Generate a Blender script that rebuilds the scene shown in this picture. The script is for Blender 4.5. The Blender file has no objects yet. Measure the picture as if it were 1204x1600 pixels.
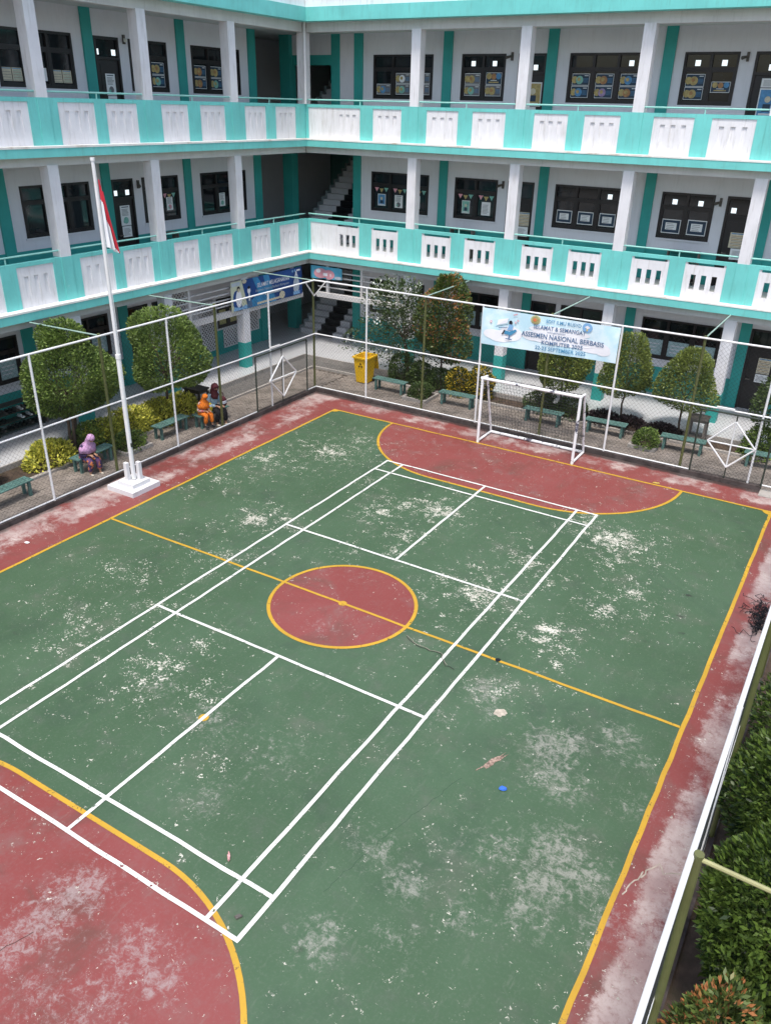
import bpy, bmesh, math, random
import numpy as np
from mathutils import Vector, Matrix

scene = bpy.context.scene
COL = scene.collection
R = math.radians

# ------------------------------------------------------------------ camera
cam_d = bpy.data.cameras.new('camera')
cam = bpy.data.objects.new('camera', cam_d)
COL.objects.link(cam)
yaw, pitch, roll = -0.5367, -0.4685, 0.0253
fw = Vector((math.sin(yaw) * math.cos(pitch), math.cos(yaw) * math.cos(pitch), math.sin(pitch)))
rt = Vector((math.cos(yaw), -math.sin(yaw), 0))
up = rt.cross(fw)
rt2 = rt * math.cos(roll) + up * math.sin(roll)
up2 = -rt * math.sin(roll) + up * math.cos(roll)
Mx = Matrix((rt2, up2, -fw)).transposed().to_4x4()
Mx.translation = Vector((7.594, -11.181, 8.905))
cam.matrix_world = Mx
cam_d.sensor_fit = 'VERTICAL'
cam_d.sensor_height = 24.0
cam_d.lens = 24.0 * 1253.7 / 1600.0
cam_d.clip_start = 0.05
cam_d.clip_end = 1500
scene.camera = cam

# ------------------------------------------------------------------ sky, sun, exposure
SUN_EL, SUN_AZ = R(69), R(162)      # azimuth measured from +Y towards +X: the sun stands high behind the camera
world = bpy.data.worlds.new('World')
scene.world = world
world.use_nodes = True
wn = world.node_tree
wn.nodes.clear()
sky = wn.nodes.new('ShaderNodeTexSky')
sky.sky_type = 'NISHITA'
sky.sun_disc = False
sky.sun_elevation = SUN_EL
sky.sun_rotation = SUN_AZ
sky.dust_density = 3.0
sky.air_density = 1.2
bgn = wn.nodes.new('ShaderNodeBackground')
bgn.inputs['Strength'].default_value = 0.15
won = wn.nodes.new('ShaderNodeOutputWorld')
wn.links.new(sky.outputs[0], bgn.inputs[0])
wn.links.new(bgn.outputs[0], won.inputs[0])
sun_d = bpy.data.lights.new('sun', 'SUN')
sun_d.energy = 2.0
sun_d.angle = R(11)
sun_d.color = (1.0, 0.965, 0.91)
sun = bpy.data.objects.new('sun', sun_d)
COL.objects.link(sun)
sdir = Vector((math.sin(SUN_AZ) * math.cos(SUN_EL), math.cos(SUN_AZ) * math.cos(SUN_EL), math.sin(SUN_EL)))
sun.rotation_euler = (-sdir).to_track_quat('-Z', 'Y').to_euler()
sun.location = (0, 0, 30)
scene.view_settings.view_transform = 'Standard'
scene.view_settings.look = 'None'
scene.view_settings.gamma = 1.0
scene.view_settings.exposure = 0.80
scene.view_settings.use_curve_mapping = False
scene.render.engine = 'CYCLES'
scene.cycles.max_bounces = 5
scene.cycles.diffuse_bounces = 4

rng = np.random.default_rng(7)
random.seed(7)


# ------------------------------------------------------------------ materials
def srgb(r, g, b):
    f = lambda c: c / 12.92 if c <= 0.04045 else ((c + 0.055) / 1.055) ** 2.4
    return tuple(f(v / 255.0) for v in (r, g, b))


class NT:
    def __init__(s, name):
        s.m = bpy.data.materials.new(name)
        s.m.use_nodes = True
        s.t = s.m.node_tree
        s.b = s.t.nodes['Principled BSDF']
        s.out = s.t.nodes['Material Output']
        s._pos = None

    def n(s, typ, **kw):
        nd = s.t.nodes.new(typ)
        for k, v in kw.items():
            setattr(nd, k, v)
        return nd

    def l(s, a, b):
        s.t.links.new(a, b)

    def setin(s, sock, v):
        if hasattr(v, 'is_linked') or isinstance(v, bpy.types.NodeSocket):
            s.l(v, sock)
        else:
            sock.default_value = v

    def pos(s):
        if s._pos is None:
            s._pos = s.n('ShaderNodeNewGeometry').outputs['Position']
        return s._pos

    def math(s, op, a, b=0.0, c=None, clamp=False):
        nd = s.n('ShaderNodeMath', operation=op, use_clamp=clamp)
        s.setin(nd.inputs[0], a)
        s.setin(nd.inputs[1], b)
        if c is not None:
            s.setin(nd.inputs[2], c)
        return nd.outputs[0]

    def noise(s, scale=5, detail=5, rough=0.6, vec=None, stretch=None, dist=0.0):
        v = vec or s.pos()
        if stretch:
            mp = s.n('ShaderNodeMapping')
            mp.inputs['Scale'].default_value = stretch
            s.l(v, mp.inputs['Vector'])
            v = mp.outputs[0]
        nd = s.n('ShaderNodeTexNoise')
        nd.inputs['Scale'].default_value = scale
        nd.inputs['Detail'].default_value = detail
        nd.inputs['Roughness'].default_value = rough
        nd.inputs['Distortion'].default_value = dist
        s.l(v, nd.inputs['Vector'])
        return nd.outputs['Fac']

    def ramp(s, f, lo, hi):
        nd = s.n('ShaderNodeMapRange', interpolation_type='SMOOTHSTEP')
        s.setin(nd.inputs['Value'], f)
        nd.inputs['From Min'].default_value = lo
        nd.inputs['From Max'].default_value = hi
        return nd.outputs['Result']

    def mix(s, f, a, b, blend='MIX'):
        nd = s.n('ShaderNodeMix', data_type='RGBA', blend_type=blend)
        s.setin(nd.inputs[0], f)
        for sk, v in ((nd.inputs[6], a), (nd.inputs[7], b)):
            if isinstance(v, (tuple, list)):
                sk.default_value = (*v[:3], 1)
            else:
                s.l(v, sk)
        return nd.outputs[2]

    def color(s, c):
        if isinstance(c, (tuple, list)):
            s.b.inputs['Base Color'].default_value = (*c[:3], 1)
        else:
            s.l(c, s.b.inputs['Base Color'])

    def bump(s, h, strength=0.3, dist=0.01):
        nd = s.n('ShaderNodeBump')
        nd.inputs['Strength'].default_value = strength
        nd.inputs['Distance'].default_value = dist
        s.l(h, nd.inputs['Height'])
        s.l(nd.outputs[0], s.b.inputs['Normal'])


def mat(name, col, rough=0.6, var=0.15, scale=2.5, spec=0.3, metal=0.0, dirt=None, dirt_amt=0.0, streak=False,
        dscale=3.0, bump=0.0, bscale=60, chips=None, chip_th=0.7):
    k = NT(name)
    n1 = k.noise(scale, 5)
    c = k.mix(k.ramp(n1, 0.25, 0.75), tuple(v * (1 - var) for v in col), tuple(min(1, v * (1 + var * 0.5)) for v in col))
    if dirt is not None:
        st = (4, 4, 0.5) if streak else None
        n2 = k.noise(dscale, 6, 0.65, stretch=st)
        f = k.math('MULTIPLY', k.ramp(n2, 0.48, 0.78), dirt_amt)
        c = k.mix(f, c, dirt)
    if chips is not None:
        n3 = k.noise(2.2, 8, 0.75)
        c = k.mix(k.ramp(n3, chip_th, chip_th + 0.03), c, chips)
    k.color(c)
    k.b.inputs['Roughness'].default_value = rough
    k.b.inputs['Specular IOR Level'].default_value = spec
    k.b.inputs['Metallic'].default_value = metal
    if bump:
        k.bump(k.noise(bscale, 4), bump, 0.01)
    return k.m


TEAL = (0.165, 0.57, 0.535)
M = {}
M['teal'] = mat('teal_paint', TEAL, 0.55, 0.12, 1.2, dirt=(0.13, 0.36, 0.32), dirt_amt=0.50, streak=True, chips=(0.62, 0.68, 0.64), chip_th=0.70)
M['teal_wall'] = mat('teal_wall_paint', (0.04, 0.33, 0.30), 0.5, 0.1, 1.5)
M['white_col'] = mat('white_column_paint', (0.72, 0.71, 0.73), 0.6, 0.08, 1.5, dirt=(0.40, 0.38, 0.35), dirt_amt=0.45, streak=True)
M['white_panel'] = mat('white_panel_paint', (0.73, 0.72, 0.74), 0.6, 0.08, 1.5, dirt=(0.42, 0.40, 0.36), dirt_amt=0.55, streak=True)
M['ledge_top'] = mat('ledge_top_paint', (0.80, 0.78, 0.74), 0.7, 0.1, 2.0, dirt=(0.42, 0.31, 0.21), dirt_amt=0.8, dscale=1.6)
M['wall'] = mat('grey_white_wall', (0.68, 0.68, 0.72), 0.7, 0.06, 0.8, dirt=(0.45, 0.45, 0.47), dirt_amt=0.25, streak=True)
M['beam'] = mat('beam_paint', (0.60, 0.58, 0.57), 0.7, 0.1, 1.0, dirt=(0.38, 0.36, 0.34), dirt_amt=0.4, streak=True)
M['ceiling'] = mat('ceiling_paint', (0.60, 0.62, 0.60), 0.8, 0.05)
M['tile'] = mat('white_floor_tile', (0.50, 0.50, 0.51), 0.25, 0.06, 1.0, spec=0.5)
M['frame'] = mat('dark_window_frame', (0.020, 0.016, 0.017), 0.4, 0.2, spec=0.4)
M['frame2'] = mat('brown_door_leaf', (0.022, 0.018, 0.019), 0.45, 0.25, spec=0.4)
M['stay_pale'] = mat('weathered_pale_pipe', (0.30, 0.42, 0.37), 0.5, 0.15)
M['rail_teal'] = mat('pale_teal_pipe', (0.30, 0.60, 0.54), 0.45, 0.1)
M['rail_white'] = mat('white_pipe', (0.70, 0.70, 0.70), 0.45, 0.10, dirt=(0.45, 0.36, 0.28), dirt_amt=0.35, dscale=5)
M['post_olive'] = mat('olive_post_paint', (0.115, 0.125, 0.045), 0.5, 0.2, 3, dirt=(0.07, 0.06, 0.04), dirt_amt=0.5)
M['stay_khaki'] = mat('khaki_pipe_paint', (0.30, 0.29, 0.14), 0.5, 0.2, 3)
M['wire'] = mat('chain_link_wire', (0.022, 0.024, 0.022), 0.5, 0.2)
M['dark_metal'] = mat('dark_green_metal', (0.035, 0.045, 0.035), 0.5, 0.2)
M['black'] = mat('black_tile', (0.012, 0.012, 0.014), 0.35, 0.2)
M['step_tile'] = mat('grey_white_step_tile', (0.55, 0.55, 0.57), 0.4, 0.1)
M['step_skirt'] = mat('step_skirting', (0.20, 0.24, 0.25), 0.5, 0.1)
M['hall_teal'] = mat('hall_teal_paint', (0.10, 0.25, 0.24), 0.6, 0.15)
M['paper'] = mat('white_paper', (0.75, 0.76, 0.76), 0.7, 0.05)
M['concrete'] = mat('old_concrete', (0.36, 0.33, 0.30), 0.85, 0.25, 3, dirt=(0.13, 0.11, 0.09), dirt_amt=0.6, bump=0.4, bscale=40)
M['kerb'] = mat('dirty_kerb', (0.075, 0.06, 0.056), 0.9, 0.6, 5, dirt=(0.012, 0.010, 0.010), dirt_amt=0.95, dscale=2.5, bump=0.5, bscale=30)
M['soil'] = mat('dark_soil', (0.075, 0.052, 0.038), 0.95, 0.4, 5, dirt=(0.03, 0.035, 0.015), dirt_amt=0.7, bump=0.8, bscale=25)
M['gravel'] = mat('grey_gravel', (0.165, 0.155, 0.145), 0.9, 0.5, 30)
M['paver'] = mat('paving_brick', (0.235, 0.20, 0.172), 0.9, 0.35, 1.6, dirt=(0.07, 0.065, 0.05), dirt_amt=0.65, dscale=1.4, bump=0.3)
M['joint'] = mat('paving_joint', (0.09, 0.075, 0.06), 0.95, 0.3, 6)
M['bench'] = mat('green_bench_paint', (0.085, 0.17, 0.15), 0.55, 0.3, 4, dirt=(0.22, 0.27, 0.24), dirt_amt=0.6, dscale=9)
M['trunk'] = mat('bark', (0.085, 0.06, 0.045), 0.9, 0.4, 9, bump=0.6)
M['yellow_bin'] = mat('yellow_plastic', (0.72, 0.43, 0.02), 0.45, 0.12, 3, dirt=(0.35, 0.22, 0.05), dirt_amt=0.5, streak=True)
M['net'] = mat('net_cord', (0.045, 0.047, 0.055), 0.8, 0.2)
M['goal_white'] = mat('worn_goal_paint', (0.80, 0.80, 0.80), 0.45, 0.05, dirt=(0.06, 0.06, 0.08), dirt_amt=0.0, chips=(0.09, 0.09, 0.12), chip_th=0.57)
M['table_dark'] = mat('dark_wood', (0.03, 0.024, 0.02), 0.5, 0.3)
M['grey_wood'] = mat('grey_old_wood', (0.17, 0.15, 0.13), 0.8, 0.3, 6)
M['lamp'] = mat('lamp_housing', (0.10, 0.09, 0.08), 0.5)
M['lamp_pale'] = mat('lamp_white', (0.62, 0.62, 0.55), 0.5)
M['navy'] = mat('poster_navy', (0.025, 0.05, 0.085), 0.4, 0.2)
M['pgrey'] = mat('poster_grey', (0.16, 0.16, 0.17), 0.4, 0.2)
M['porange'] = mat('poster_orange', (0.38, 0.20, 0.09), 0.5, 0.3, 12)
M['pyellow'] = mat('poster_yellow', (0.44, 0.34, 0.14), 0.5, 0.3, 12)
M['pblue'] = mat('poster_blue', (0.10, 0.28, 0.50), 0.5, 0.3, 12)
M['pgreen'] = mat('poster_green', (0.22, 0.48, 0.40), 0.5, 0.3, 12)
M['ppurple'] = mat('poster_violet', (0.35, 0.25, 0.42), 0.5, 0.3, 12)
M['ppink'] = mat('poster_pink', (0.70, 0.33, 0.38), 0.5, 0.2)
M['pcream'] = mat('poster_cream', (0.62, 0.56, 0.42), 0.6, 0.15, 14)
M['ppale'] = mat('frosted_pale_panel', (0.36, 0.50, 0.52), 0.5, 0.1)
M['curtain'] = mat('yellow_curtain', (0.42, 0.40, 0.20), 0.8, 0.2)
M['skin'] = mat('skin', (0.40, 0.22, 0.14), 0.55, 0.08)


def mat_glass():
    k = NT('window_glass')
    k.color(k.mix(k.ramp(k.noise(0.7, 3), 0.35, 0.65), (0.006, 0.008, 0.010), (0.016, 0.021, 0.025)))
    k.b.inputs['Roughness'].default_value = 0.06
    k.b.inputs['Specular IOR Level'].default_value = 0.45
    return k.m


M['glass'] = mat_glass()


def mat_daylight_glow():
    k = NT('painted_daylight_glow')  # emission stands in for bright sky seen through the rooms
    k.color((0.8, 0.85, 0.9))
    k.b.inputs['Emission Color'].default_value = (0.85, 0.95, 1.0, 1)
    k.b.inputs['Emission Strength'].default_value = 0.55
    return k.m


M['daylight_glow'] = mat_daylight_glow()


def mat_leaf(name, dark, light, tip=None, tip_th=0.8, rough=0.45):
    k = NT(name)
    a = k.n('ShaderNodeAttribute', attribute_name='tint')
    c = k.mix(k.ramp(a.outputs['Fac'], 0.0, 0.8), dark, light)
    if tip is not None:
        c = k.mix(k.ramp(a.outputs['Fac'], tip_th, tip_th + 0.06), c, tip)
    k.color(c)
    k.b.inputs['Roughness'].default_value = rough
    k.b.inputs['Specular IOR Level'].default_value = 0.35
    tr = k.n('ShaderNodeBsdfTranslucent')
    k.l(c, tr.inputs['Color'])
    ms = k.n('ShaderNodeMixShader')
    ms.inputs[0].default_value = 0.22
    k.l(k.b.outputs[0], ms.inputs[1])
    k.l(tr.outputs[0], ms.inputs[2])
    k.l(ms.outputs[0], k.out.inputs['Surface'])
    return k.m


M['leaf_topiary'] = mat_leaf('leaf_topiary', (0.042, 0.078, 0.018), (0.190, 0.270, 0.062))
M['leaf_topiary2'] = mat_leaf('leaf_topiary_olive', (0.048, 0.080, 0.018), (0.230, 0.275, 0.065))
M['leaf_yellow'] = mat_leaf('leaf_yellow_green', (0.16, 0.19, 0.025), (0.72, 0.68, 0.12))
M['leaf_gold'] = mat_leaf('leaf_golden_tips', (0.026, 0.044, 0.012), (0.075, 0.10, 0.026), (0.58, 0.42, 0.04), 0.58)
M['leaf_dark'] = mat_leaf('leaf_dark_green', (0.026, 0.046, 0.015), (0.105, 0.155, 0.048))
M['leaf_purple'] = mat_leaf('leaf_dark_purple', (0.016, 0.010, 0.012), (0.045, 0.030, 0.032))
M['leaf_orange'] = mat_leaf('leaf_orange_tips', (0.036, 0.060, 0.015), (0.125, 0.175, 0.042), (0.38, 0.15, 0.055), 0.72)
M['leaf_hedge'] = mat_leaf('leaf_glossy_hedge', (0.011, 0.028, 0.006), (0.095, 0.150, 0.026))
M['leaf_white'] = mat_leaf('leaf_with_white_bracts', (0.026, 0.048, 0.016), (0.085, 0.125, 0.040), (0.82, 0.84, 0.78), 0.78)


# ------------------------------------------------------------------ mesh building
class MB:
    def __init__(s):
        s.v, s.f, s.mi = [], [], []

    def add(s, vs, fs, mi=0):
        o = len(s.v)
        s.v.extend(vs)
        for f in fs:
            s.f.append(tuple(i + o for i in f))
            s.mi.append(mi)

    def box(s, x0, x1, y0, y1, z0, z1, mi=0):
        x0, x1 = min(x0, x1), max(x0, x1)
        y0, y1 = min(y0, y1), max(y0, y1)
        s.add([(x0, y0, z0), (x1, y0, z0), (x1, y1, z0), (x0, y1, z0), (x0, y0, z1), (x1, y0, z1), (x1, y1, z1), (x0, y1, z1)],
              [(0, 3, 2, 1), (4, 5, 6, 7), (0, 1, 5, 4), (1, 2, 6, 5), (2, 3, 7, 6), (3, 0, 4, 7)], mi)

    def tube(s, p, q, r, n=8, r2=None, mi=0, caps=True):
        p, q = Vector(p), Vector(q)
        d = (q - p)
        if d.length < 1e-6:
            return
        d.normalize()
        a = d.orthogonal().normalized()
        b = d.cross(a)
        r2 = r if r2 is None else r2
        vs = []
        for c, rr in ((p, r), (q, r2)):
            for i in range(n):
                t = 2 * math.pi * i / n
                vs.append(tuple(c + (a * math.cos(t) + b * math.sin(t)) * rr))
        fs = [(i, (i + 1) % n, n + (i + 1) % n, n + i) for i in range(n)]
        if caps:
            fs += [tuple(range(n - 1, -1, -1)), tuple(range(n, 2 * n))]
        s.add(vs, fs, mi)

    def prism(s, pts, z0, z1, mi=0):
        n = len(pts)
        vs = [(x, y, z0) for x, y in pts] + [(x, y, z1) for x, y in pts]
        fs = [tuple(range(n - 1, -1, -1)), tuple(range(n, 2 * n))] + [(i, (i + 1) % n, n + (i + 1) % n, n + i) for i in range(n)]
        s.add(vs, fs, mi)

    def build(s, name, mats, parent=None, smooth=False):
        me = bpy.data.meshes.new(name)
        me.from_pydata([tuple(v) for v in s.v], [], s.f)
        if not isinstance(mats, (list, tuple)):
            mats = [mats]
        for m in mats:
            me.materials.append(M[m] if isinstance(m, str) else m)
        if any(s.mi):
            me.polygons.foreach_set('material_index', s.mi)
        if smooth:
            me.polygons.foreach_set('use_smooth', [True] * len(me.polygons))
        me.update()
        o = bpy.data.objects.new(name, me)
        COL.objects.link(o)
        if parent is not None:
            attach(o, parent)
        return o


def world_loc(o):
    v = Vector(o.location)
    while o.parent:
        o = o.parent
        v += Vector(o.location)
    return v


def attach(o, parent):
    """parents o (whose mesh is in world coordinates) without moving it"""
    o.parent = parent
    o.location = -world_loc(parent)


def empty(name, loc=(0, 0, 0)):
    o = bpy.data.objects.new(name, None)
    COL.objects.link(o)
    o.location = loc
    o.empty_display_size = 0.2
    return o


def tag(o, label, cat, group=None):
    o['label'] = label
    o['category'] = cat
    if group:
        o['group'] = group
    return o


def struct(o):
    o['kind'] = 'structure'
    return o


def copy_tree(o, parent=None):
    c = o.copy()
    COL.objects.link(c)
    c.parent = parent
    for ch in o.children:
        copy_tree(ch, c)
    return c


def text_verts(body, width=None, height=None, bold=0.0, shear=0.0):
    """flat text as (verts2d, faces), origin at its centre, scaled to the given width (and height)"""
    cu = bpy.data.curves.new('text', 'FONT')
    cu.body = body
    cu.size = 1.0
    cu.offset = bold
    cu.shear = shear
    cu.resolution_u = 3
    ob = bpy.data.objects.new('text', cu)
    COL.objects.link(ob)
    dg = bpy.context.evaluated_depsgraph_get()
    me = bpy.data.meshes.new_from_object(ob.evaluated_get(dg))
    v = np.array([tuple(x.co)[:2] for x in me.vertices])
    f = [tuple(p.vertices) for p in me.polygons]
    bpy.data.objects.remove(ob)
    bpy.data.curves.remove(cu)
    bpy.data.meshes.remove(me)
    lo, hi = v.min(0), v.max(0)
    v = v - (lo + hi) / 2
    sx = width / (hi[0] - lo[0])
    sy = sx if height is None else height / (hi[1] - lo[1])
    return v * np.array([sx, sy]), f


# ------------------------------------------------------------------ ground, court
g = MB()
g.box(-60, 60, -60, 60, -0.4, -0.03)
struct(g.build('ground', 'concrete'))

XC, YC = 6.65, 9.35
CX0, CX1, CY0, CY1 = -8.24, 7.40, -13.0, 10.52


def mat_court():
    k = NT('court_paint')
    sx = k.n('ShaderNodeSeparateXYZ')
    k.l(k.pos(), sx.inputs[0])
    x, y = sx.outputs[0], sx.outputs[1]
    ax, ay = k.math('ABSOLUTE', x), k.math('ABSOLUTE', y)
    green = k.math('MULTIPLY', k.math('LESS_THAN', ax, XC), k.math('LESS_THAN', ay, YC))
    qx = k.math('MAXIMUM', k.math('SUBTRACT', ax, 1.45), 0.0)
    qy = k.math('SUBTRACT', YC, ay)
    dd = k.math('SQRT', k.math('ADD', k.math('MULTIPLY', qx, qx), k.math('MULTIPLY', qy, qy)))
    green = k.math('MULTIPLY', green, k.math('GREATER_THAN', dd, 3.0))
    cc = k.math('SQRT', k.math('ADD', k.math('MULTIPLY', x, x), k.math('MULTIPLY', y, y)))
    green = k.math('MULTIPLY', green, k.math('GREATER_THAN', cc, 1.45))
    big = k.noise(0.35, 4, 0.6)
    med = k.noise(2.0, 6, 0.65)
    fine = k.noise(22, 5, 0.7)
    gcol = k.mix(k.ramp(big, 0.3, 0.7), (0.043, 0.084, 0.041), (0.057, 0.104, 0.056))
    gcol = k.mix(k.math('MULTIPLY', k.ramp(med, 0.50, 0.75), 0.40), gcol, (0.078, 0.092, 0.072))
    rcol = k.mix(k.ramp(big, 0.3, 0.7), (0.185, 0.040, 0.035), (0.212, 0.055, 0.051))
    rcol = k.mix(k.math('MULTIPLY', k.ramp(med, 0.5, 0.75), 0.45), rcol, (0.19, 0.100, 0.096))
    base = k.mix(green, rcol, gcol)
    base = k.mix(k.math('MULTIPLY', k.ramp(fine, 0.45, 0.8), 0.16), base, (0.20, 0.20, 0.18))
    # brushed scuffs along the length, broad dull areas
    sc = k.noise(1.6, 6, 0.78, stretch=(5, 1.0, 1))
    base = k.mix(k.math('MULTIPLY', k.ramp(sc, 0.54, 0.80), 0.42), base, (0.19, 0.195, 0.165))
    dull = k.noise(0.8, 5, 0.7)
    base = k.mix(k.math('MULTIPLY', k.ramp(dull, 0.52, 0.74), 0.34), base, (0.145, 0.135, 0.115))
    wet = k.noise(0.55, 6, 0.68, dist=0.7)
    base = k.mix(k.math('MULTIPLY', k.ramp(wet, 0.50, 0.70), 0.38), base, (0.030, 0.052, 0.034))
    at = k.n('ShaderNodeAttribute', attribute_name='wear_flake').outputs['Fac']
    aw = k.n('ShaderNodeAttribute', attribute_name='wear_scuff').outputs['Fac']
    am = k.n('ShaderNodeAttribute', attribute_name='wear_margin').outputs['Fac']
    ad = k.n('ShaderNodeAttribute', attribute_name='stain').outputs['Fac']
    n_f = k.noise(24, 5, 0.64, dist=0.8)
    n_g = k.noise(4.5, 4, 0.6)
    n_s = k.noise(30, 5, 0.8)
    n_c = k.noise(7.5, 6, 0.78, dist=0.5)
    n_m = k.noise(3.0, 7, 0.74)
    n_b = k.noise(1.3, 5, 0.6)
    # scuffed areas: ragged mid-size islands broken up by speckle
    scf = k.math('ADD', k.math('MULTIPLY', aw, 0.17), k.math('ADD', k.math('MULTIPLY', n_c, 0.66), k.math('MULTIPLY', n_s, 0.34)))
    fs = k.math('MULTIPLY', k.ramp(scf, 0.575, 0.74), 0.74)
    greyc = k.mix(green, (0.30, 0.24, 0.23), (0.28, 0.275, 0.24))
    base = k.mix(fs, base, greyc)
    m = k.math('ADD', k.math('MULTIPLY', am, 0.42), k.math('ADD', k.math('MULTIPLY', n_m, 0.72), k.math('MULTIPLY', n_s, 0.28)))
    fm = k.math('MULTIPLY', k.ramp(m, 0.70, 0.90), 0.92)
    concr = k.mix(k.ramp(n_b, 0.35, 0.65), (0.32, 0.23, 0.215), (0.46, 0.38, 0.35))
    concr = k.mix(k.math('MULTIPLY', k.ramp(k.noise(9, 5, 0.75), 0.48, 0.68), 0.65), concr, (0.23, 0.125, 0.115))
    concr = k.mix(k.math('MULTIPLY', k.ramp(fine, 0.5, 0.75), 0.4), concr, (0.20, 0.15, 0.14))
    base = k.mix(fm, base, concr)
    # peeled flakes: small, sharp edged, in clusters
    fl = k.math('ADD', k.math('ADD', k.math('MULTIPLY', at, 0.128), k.math('MULTIPLY', k.ramp(dull, 0.42, 0.66), 0.038)), k.math('ADD', k.math('MULTIPLY', n_f, 0.62), k.math('MULTIPLY', n_g, 0.38)))
    ff = k.ramp(fl, 0.630, 0.646)
    base = k.mix(ff, base, k.mix(k.ramp(n_m, 0.35, 0.65), (0.30, 0.29, 0.24), (0.58, 0.56, 0.48)))
    ds = k.math('MULTIPLY', k.ramp(k.math('ADD', k.math('MULTIPLY', ad, 0.5), k.math('MULTIPLY', n_m, 0.8)), 0.55, 0.85), 0.85)
    base = k.mix(ds, base, (0.028, 0.026, 0.024))
    k.color(base)
    k.b.inputs['Roughness'].default_value = 0.50
    rgh = k.math('ADD', 0.40, k.math('MULTIPLY', med, 0.22))
    k.l(rgh, k.b.inputs['Roughness'])
    k.b.inputs['Specular IOR Level'].default_value = 0.35
    k.bump(k.math('ADD', k.math('MULTIPLY', fine, 0.6), k.math('MULTIPLY', k.math('MAXIMUM', ff, fm), -0.8)), 0.25, 0.006)
    return k.m


# grid with wear painted at the spots where the paint is really gone
nx, ny = 196, 294
xs = np.linspace(CX0, CX1, nx)
ys = np.linspace(CY0, CY1, ny)
GX, GY = np.meshgrid(xs, ys)
def blobs(lst, ax=1.0):
    a = np.zeros_like(GX)
    for b in lst:
        x, y, r = b[:3]
        s = b[3] if len(b) > 3 else 1.0
        el = b[4] if len(b) > 4 else 1.0
        an = b[5] if len(b) > 5 else 0.0
        dx, dy = GX - x, GY - y
        u = dx * math.cos(an) + dy * math.sin(an)
        w = (-dx * math.sin(an) + dy * math.cos(an)) * el
        a = np.maximum(a, s * np.exp(-((u * u + w * w) / (r * r)) ** 1.0))
    return a
FLAKE = [(-3.78, 1.93, 0.45, 1), (-6.02, 5.02, 0.45, 0.9), (-4.75, 6.35, 0.8, 0.85), (-6.04, 3.17, 0.5, 0.6), (-1.43, 3.92, 0.35, 0.9), (-1.15, 4.54, 0.35, 0.9), (-0.37, 4.77, 0.5, 1), (-0.45, 3.19, 0.35, 0.9), (-0.22, 2.44, 0.2, 1), (2.01, 1.84, 0.55, 1), (2.33, 1.62, 0.3, 1), (1.23, 1.92, 0.35, 0.8), (3.73, 5.62, 0.6, 1), (3.92, 6.0, 0.4, 0.9), (3.93, 4.52, 0.3, 0.8), (3.8, 1.39, 0.35, 1), (3.81, 1.03, 0.25, 1), (4.51, 2.7, 0.35, 0.9), (4.84, 3.56, 0.35, 0.8), (4.24, 1.07, 0.3, 0.6), (2.56, 3.61, 0.5, 0.7), (3.05, 3.13, 0.35, 0.8), (2.97, 6.27, 0.35, 0.7), (4.83, 5.11, 0.3, 0.5), (-1.54, -3.6, 0.6, 0.7), (-1.44, -3.32, 0.3, 0.8), (-0.44, -3.5, 0.4, 0.6), (-3.07, -1.94, 0.5, 0.5), (-3.44, -0.05, 0.6, 0.5), (-3.9, -3.28, 0.5, 0.5), (-3.6, -3.82, 0.5, 0.5), (-4.48, 7.44, 0.5, 0.7), (-4.75, 4.97, 0.4, 0.6), (-4.02, -1.55, 0.4, 0.6), (-4.75, -1.57, 0.4, 0.5), (3.8, -0.85, 0.3, 0.6), (0.93, -4.56, 0.3, 0.5), (-1.31, -2.56, 0.35, 0.6), (-1.15, 1.82, 0.3, 0.6), (-2.77, 5.3, 0.5, 0.4), (5.26, 3.0, 0.3, 0.6), (4.34, 0.45, 0.3, 0.5)]
SCUFF = [(4.98, -1.54, 0.55, 1), (5.21, -1.31, 0.4, 1), (5.21, -2.12, 0.5, 1), (5.48, -2.32, 0.4, 0.9), (3.58, -0.89, 0.45, 0.9), (3.87, -1.28, 0.3, 0.8), (5.81, -0.75, 0.4, 0.9), (3.85, -6.16, 0.4, 0.9), (4.36, -4.9, 0.4, 0.8), (5.79, -3.4, 0.55, 1), (6.18, -3.63, 0.5, 1), (5.83, -3.97, 0.5, 1), (3.75, -4.7, 0.35, 0.8), (3.42, -4.66, 0.3, 0.6), (5.76, -4.45, 0.5, 0.8), (5.12, -4.96, 0.4, 0.6), (5.86, -1.06, 0.35, 0.7), (0.08, -3.92, 0.5, 0.7), (1.2, -5.28, 0.5, 0.6), (-1.13, -3.85, 0.4, 0.7), (0.93, -7.19, 0.45, 1.1), (0.8, -7.38, 0.4, 1), (0.9, -7.74, 0.5, 1), (0.83, -8.17, 0.4, 1), (2.12, -7.45, 0.5, 0.9), (2.59, -7.52, 0.35, 0.9), (2.22, -8.01, 0.5, 0.8), (1.56, -8.34, 0.5, 0.7), (2.2, -8.35, 0.6, 0.7), (5.13, -3.82, 0.5, 0.7), (4.55, -4.19, 0.4, 0.5), (6.63, -4.1, 0.4, 0.8), (4.59, -5.6, 0.5, 0.5), (6.28, -1.12, 0.3, 0.7), (0.1, -0.91, 0.4, 0.6), (-0.31, 1.06, 0.5, 0.45), (-0.48, 9.59, 0.6, 0.5), (0.9, 9.11, 0.5, 0.5), (2.18, 9.18, 0.5, 0.7), (3.56, 8.63, 0.4, 0.6), (-1.11, 9.16, 0.6, 0.6), (-2.59, 8.75, 0.5, 0.4), (6.45, -2.06, 0.4, 0.6), (3.23, -1.88, 0.4, 0.5), (1.49, -4.04, 0.7, 0.5), (0.46, -4.03, 0.5, 0.6)]
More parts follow.
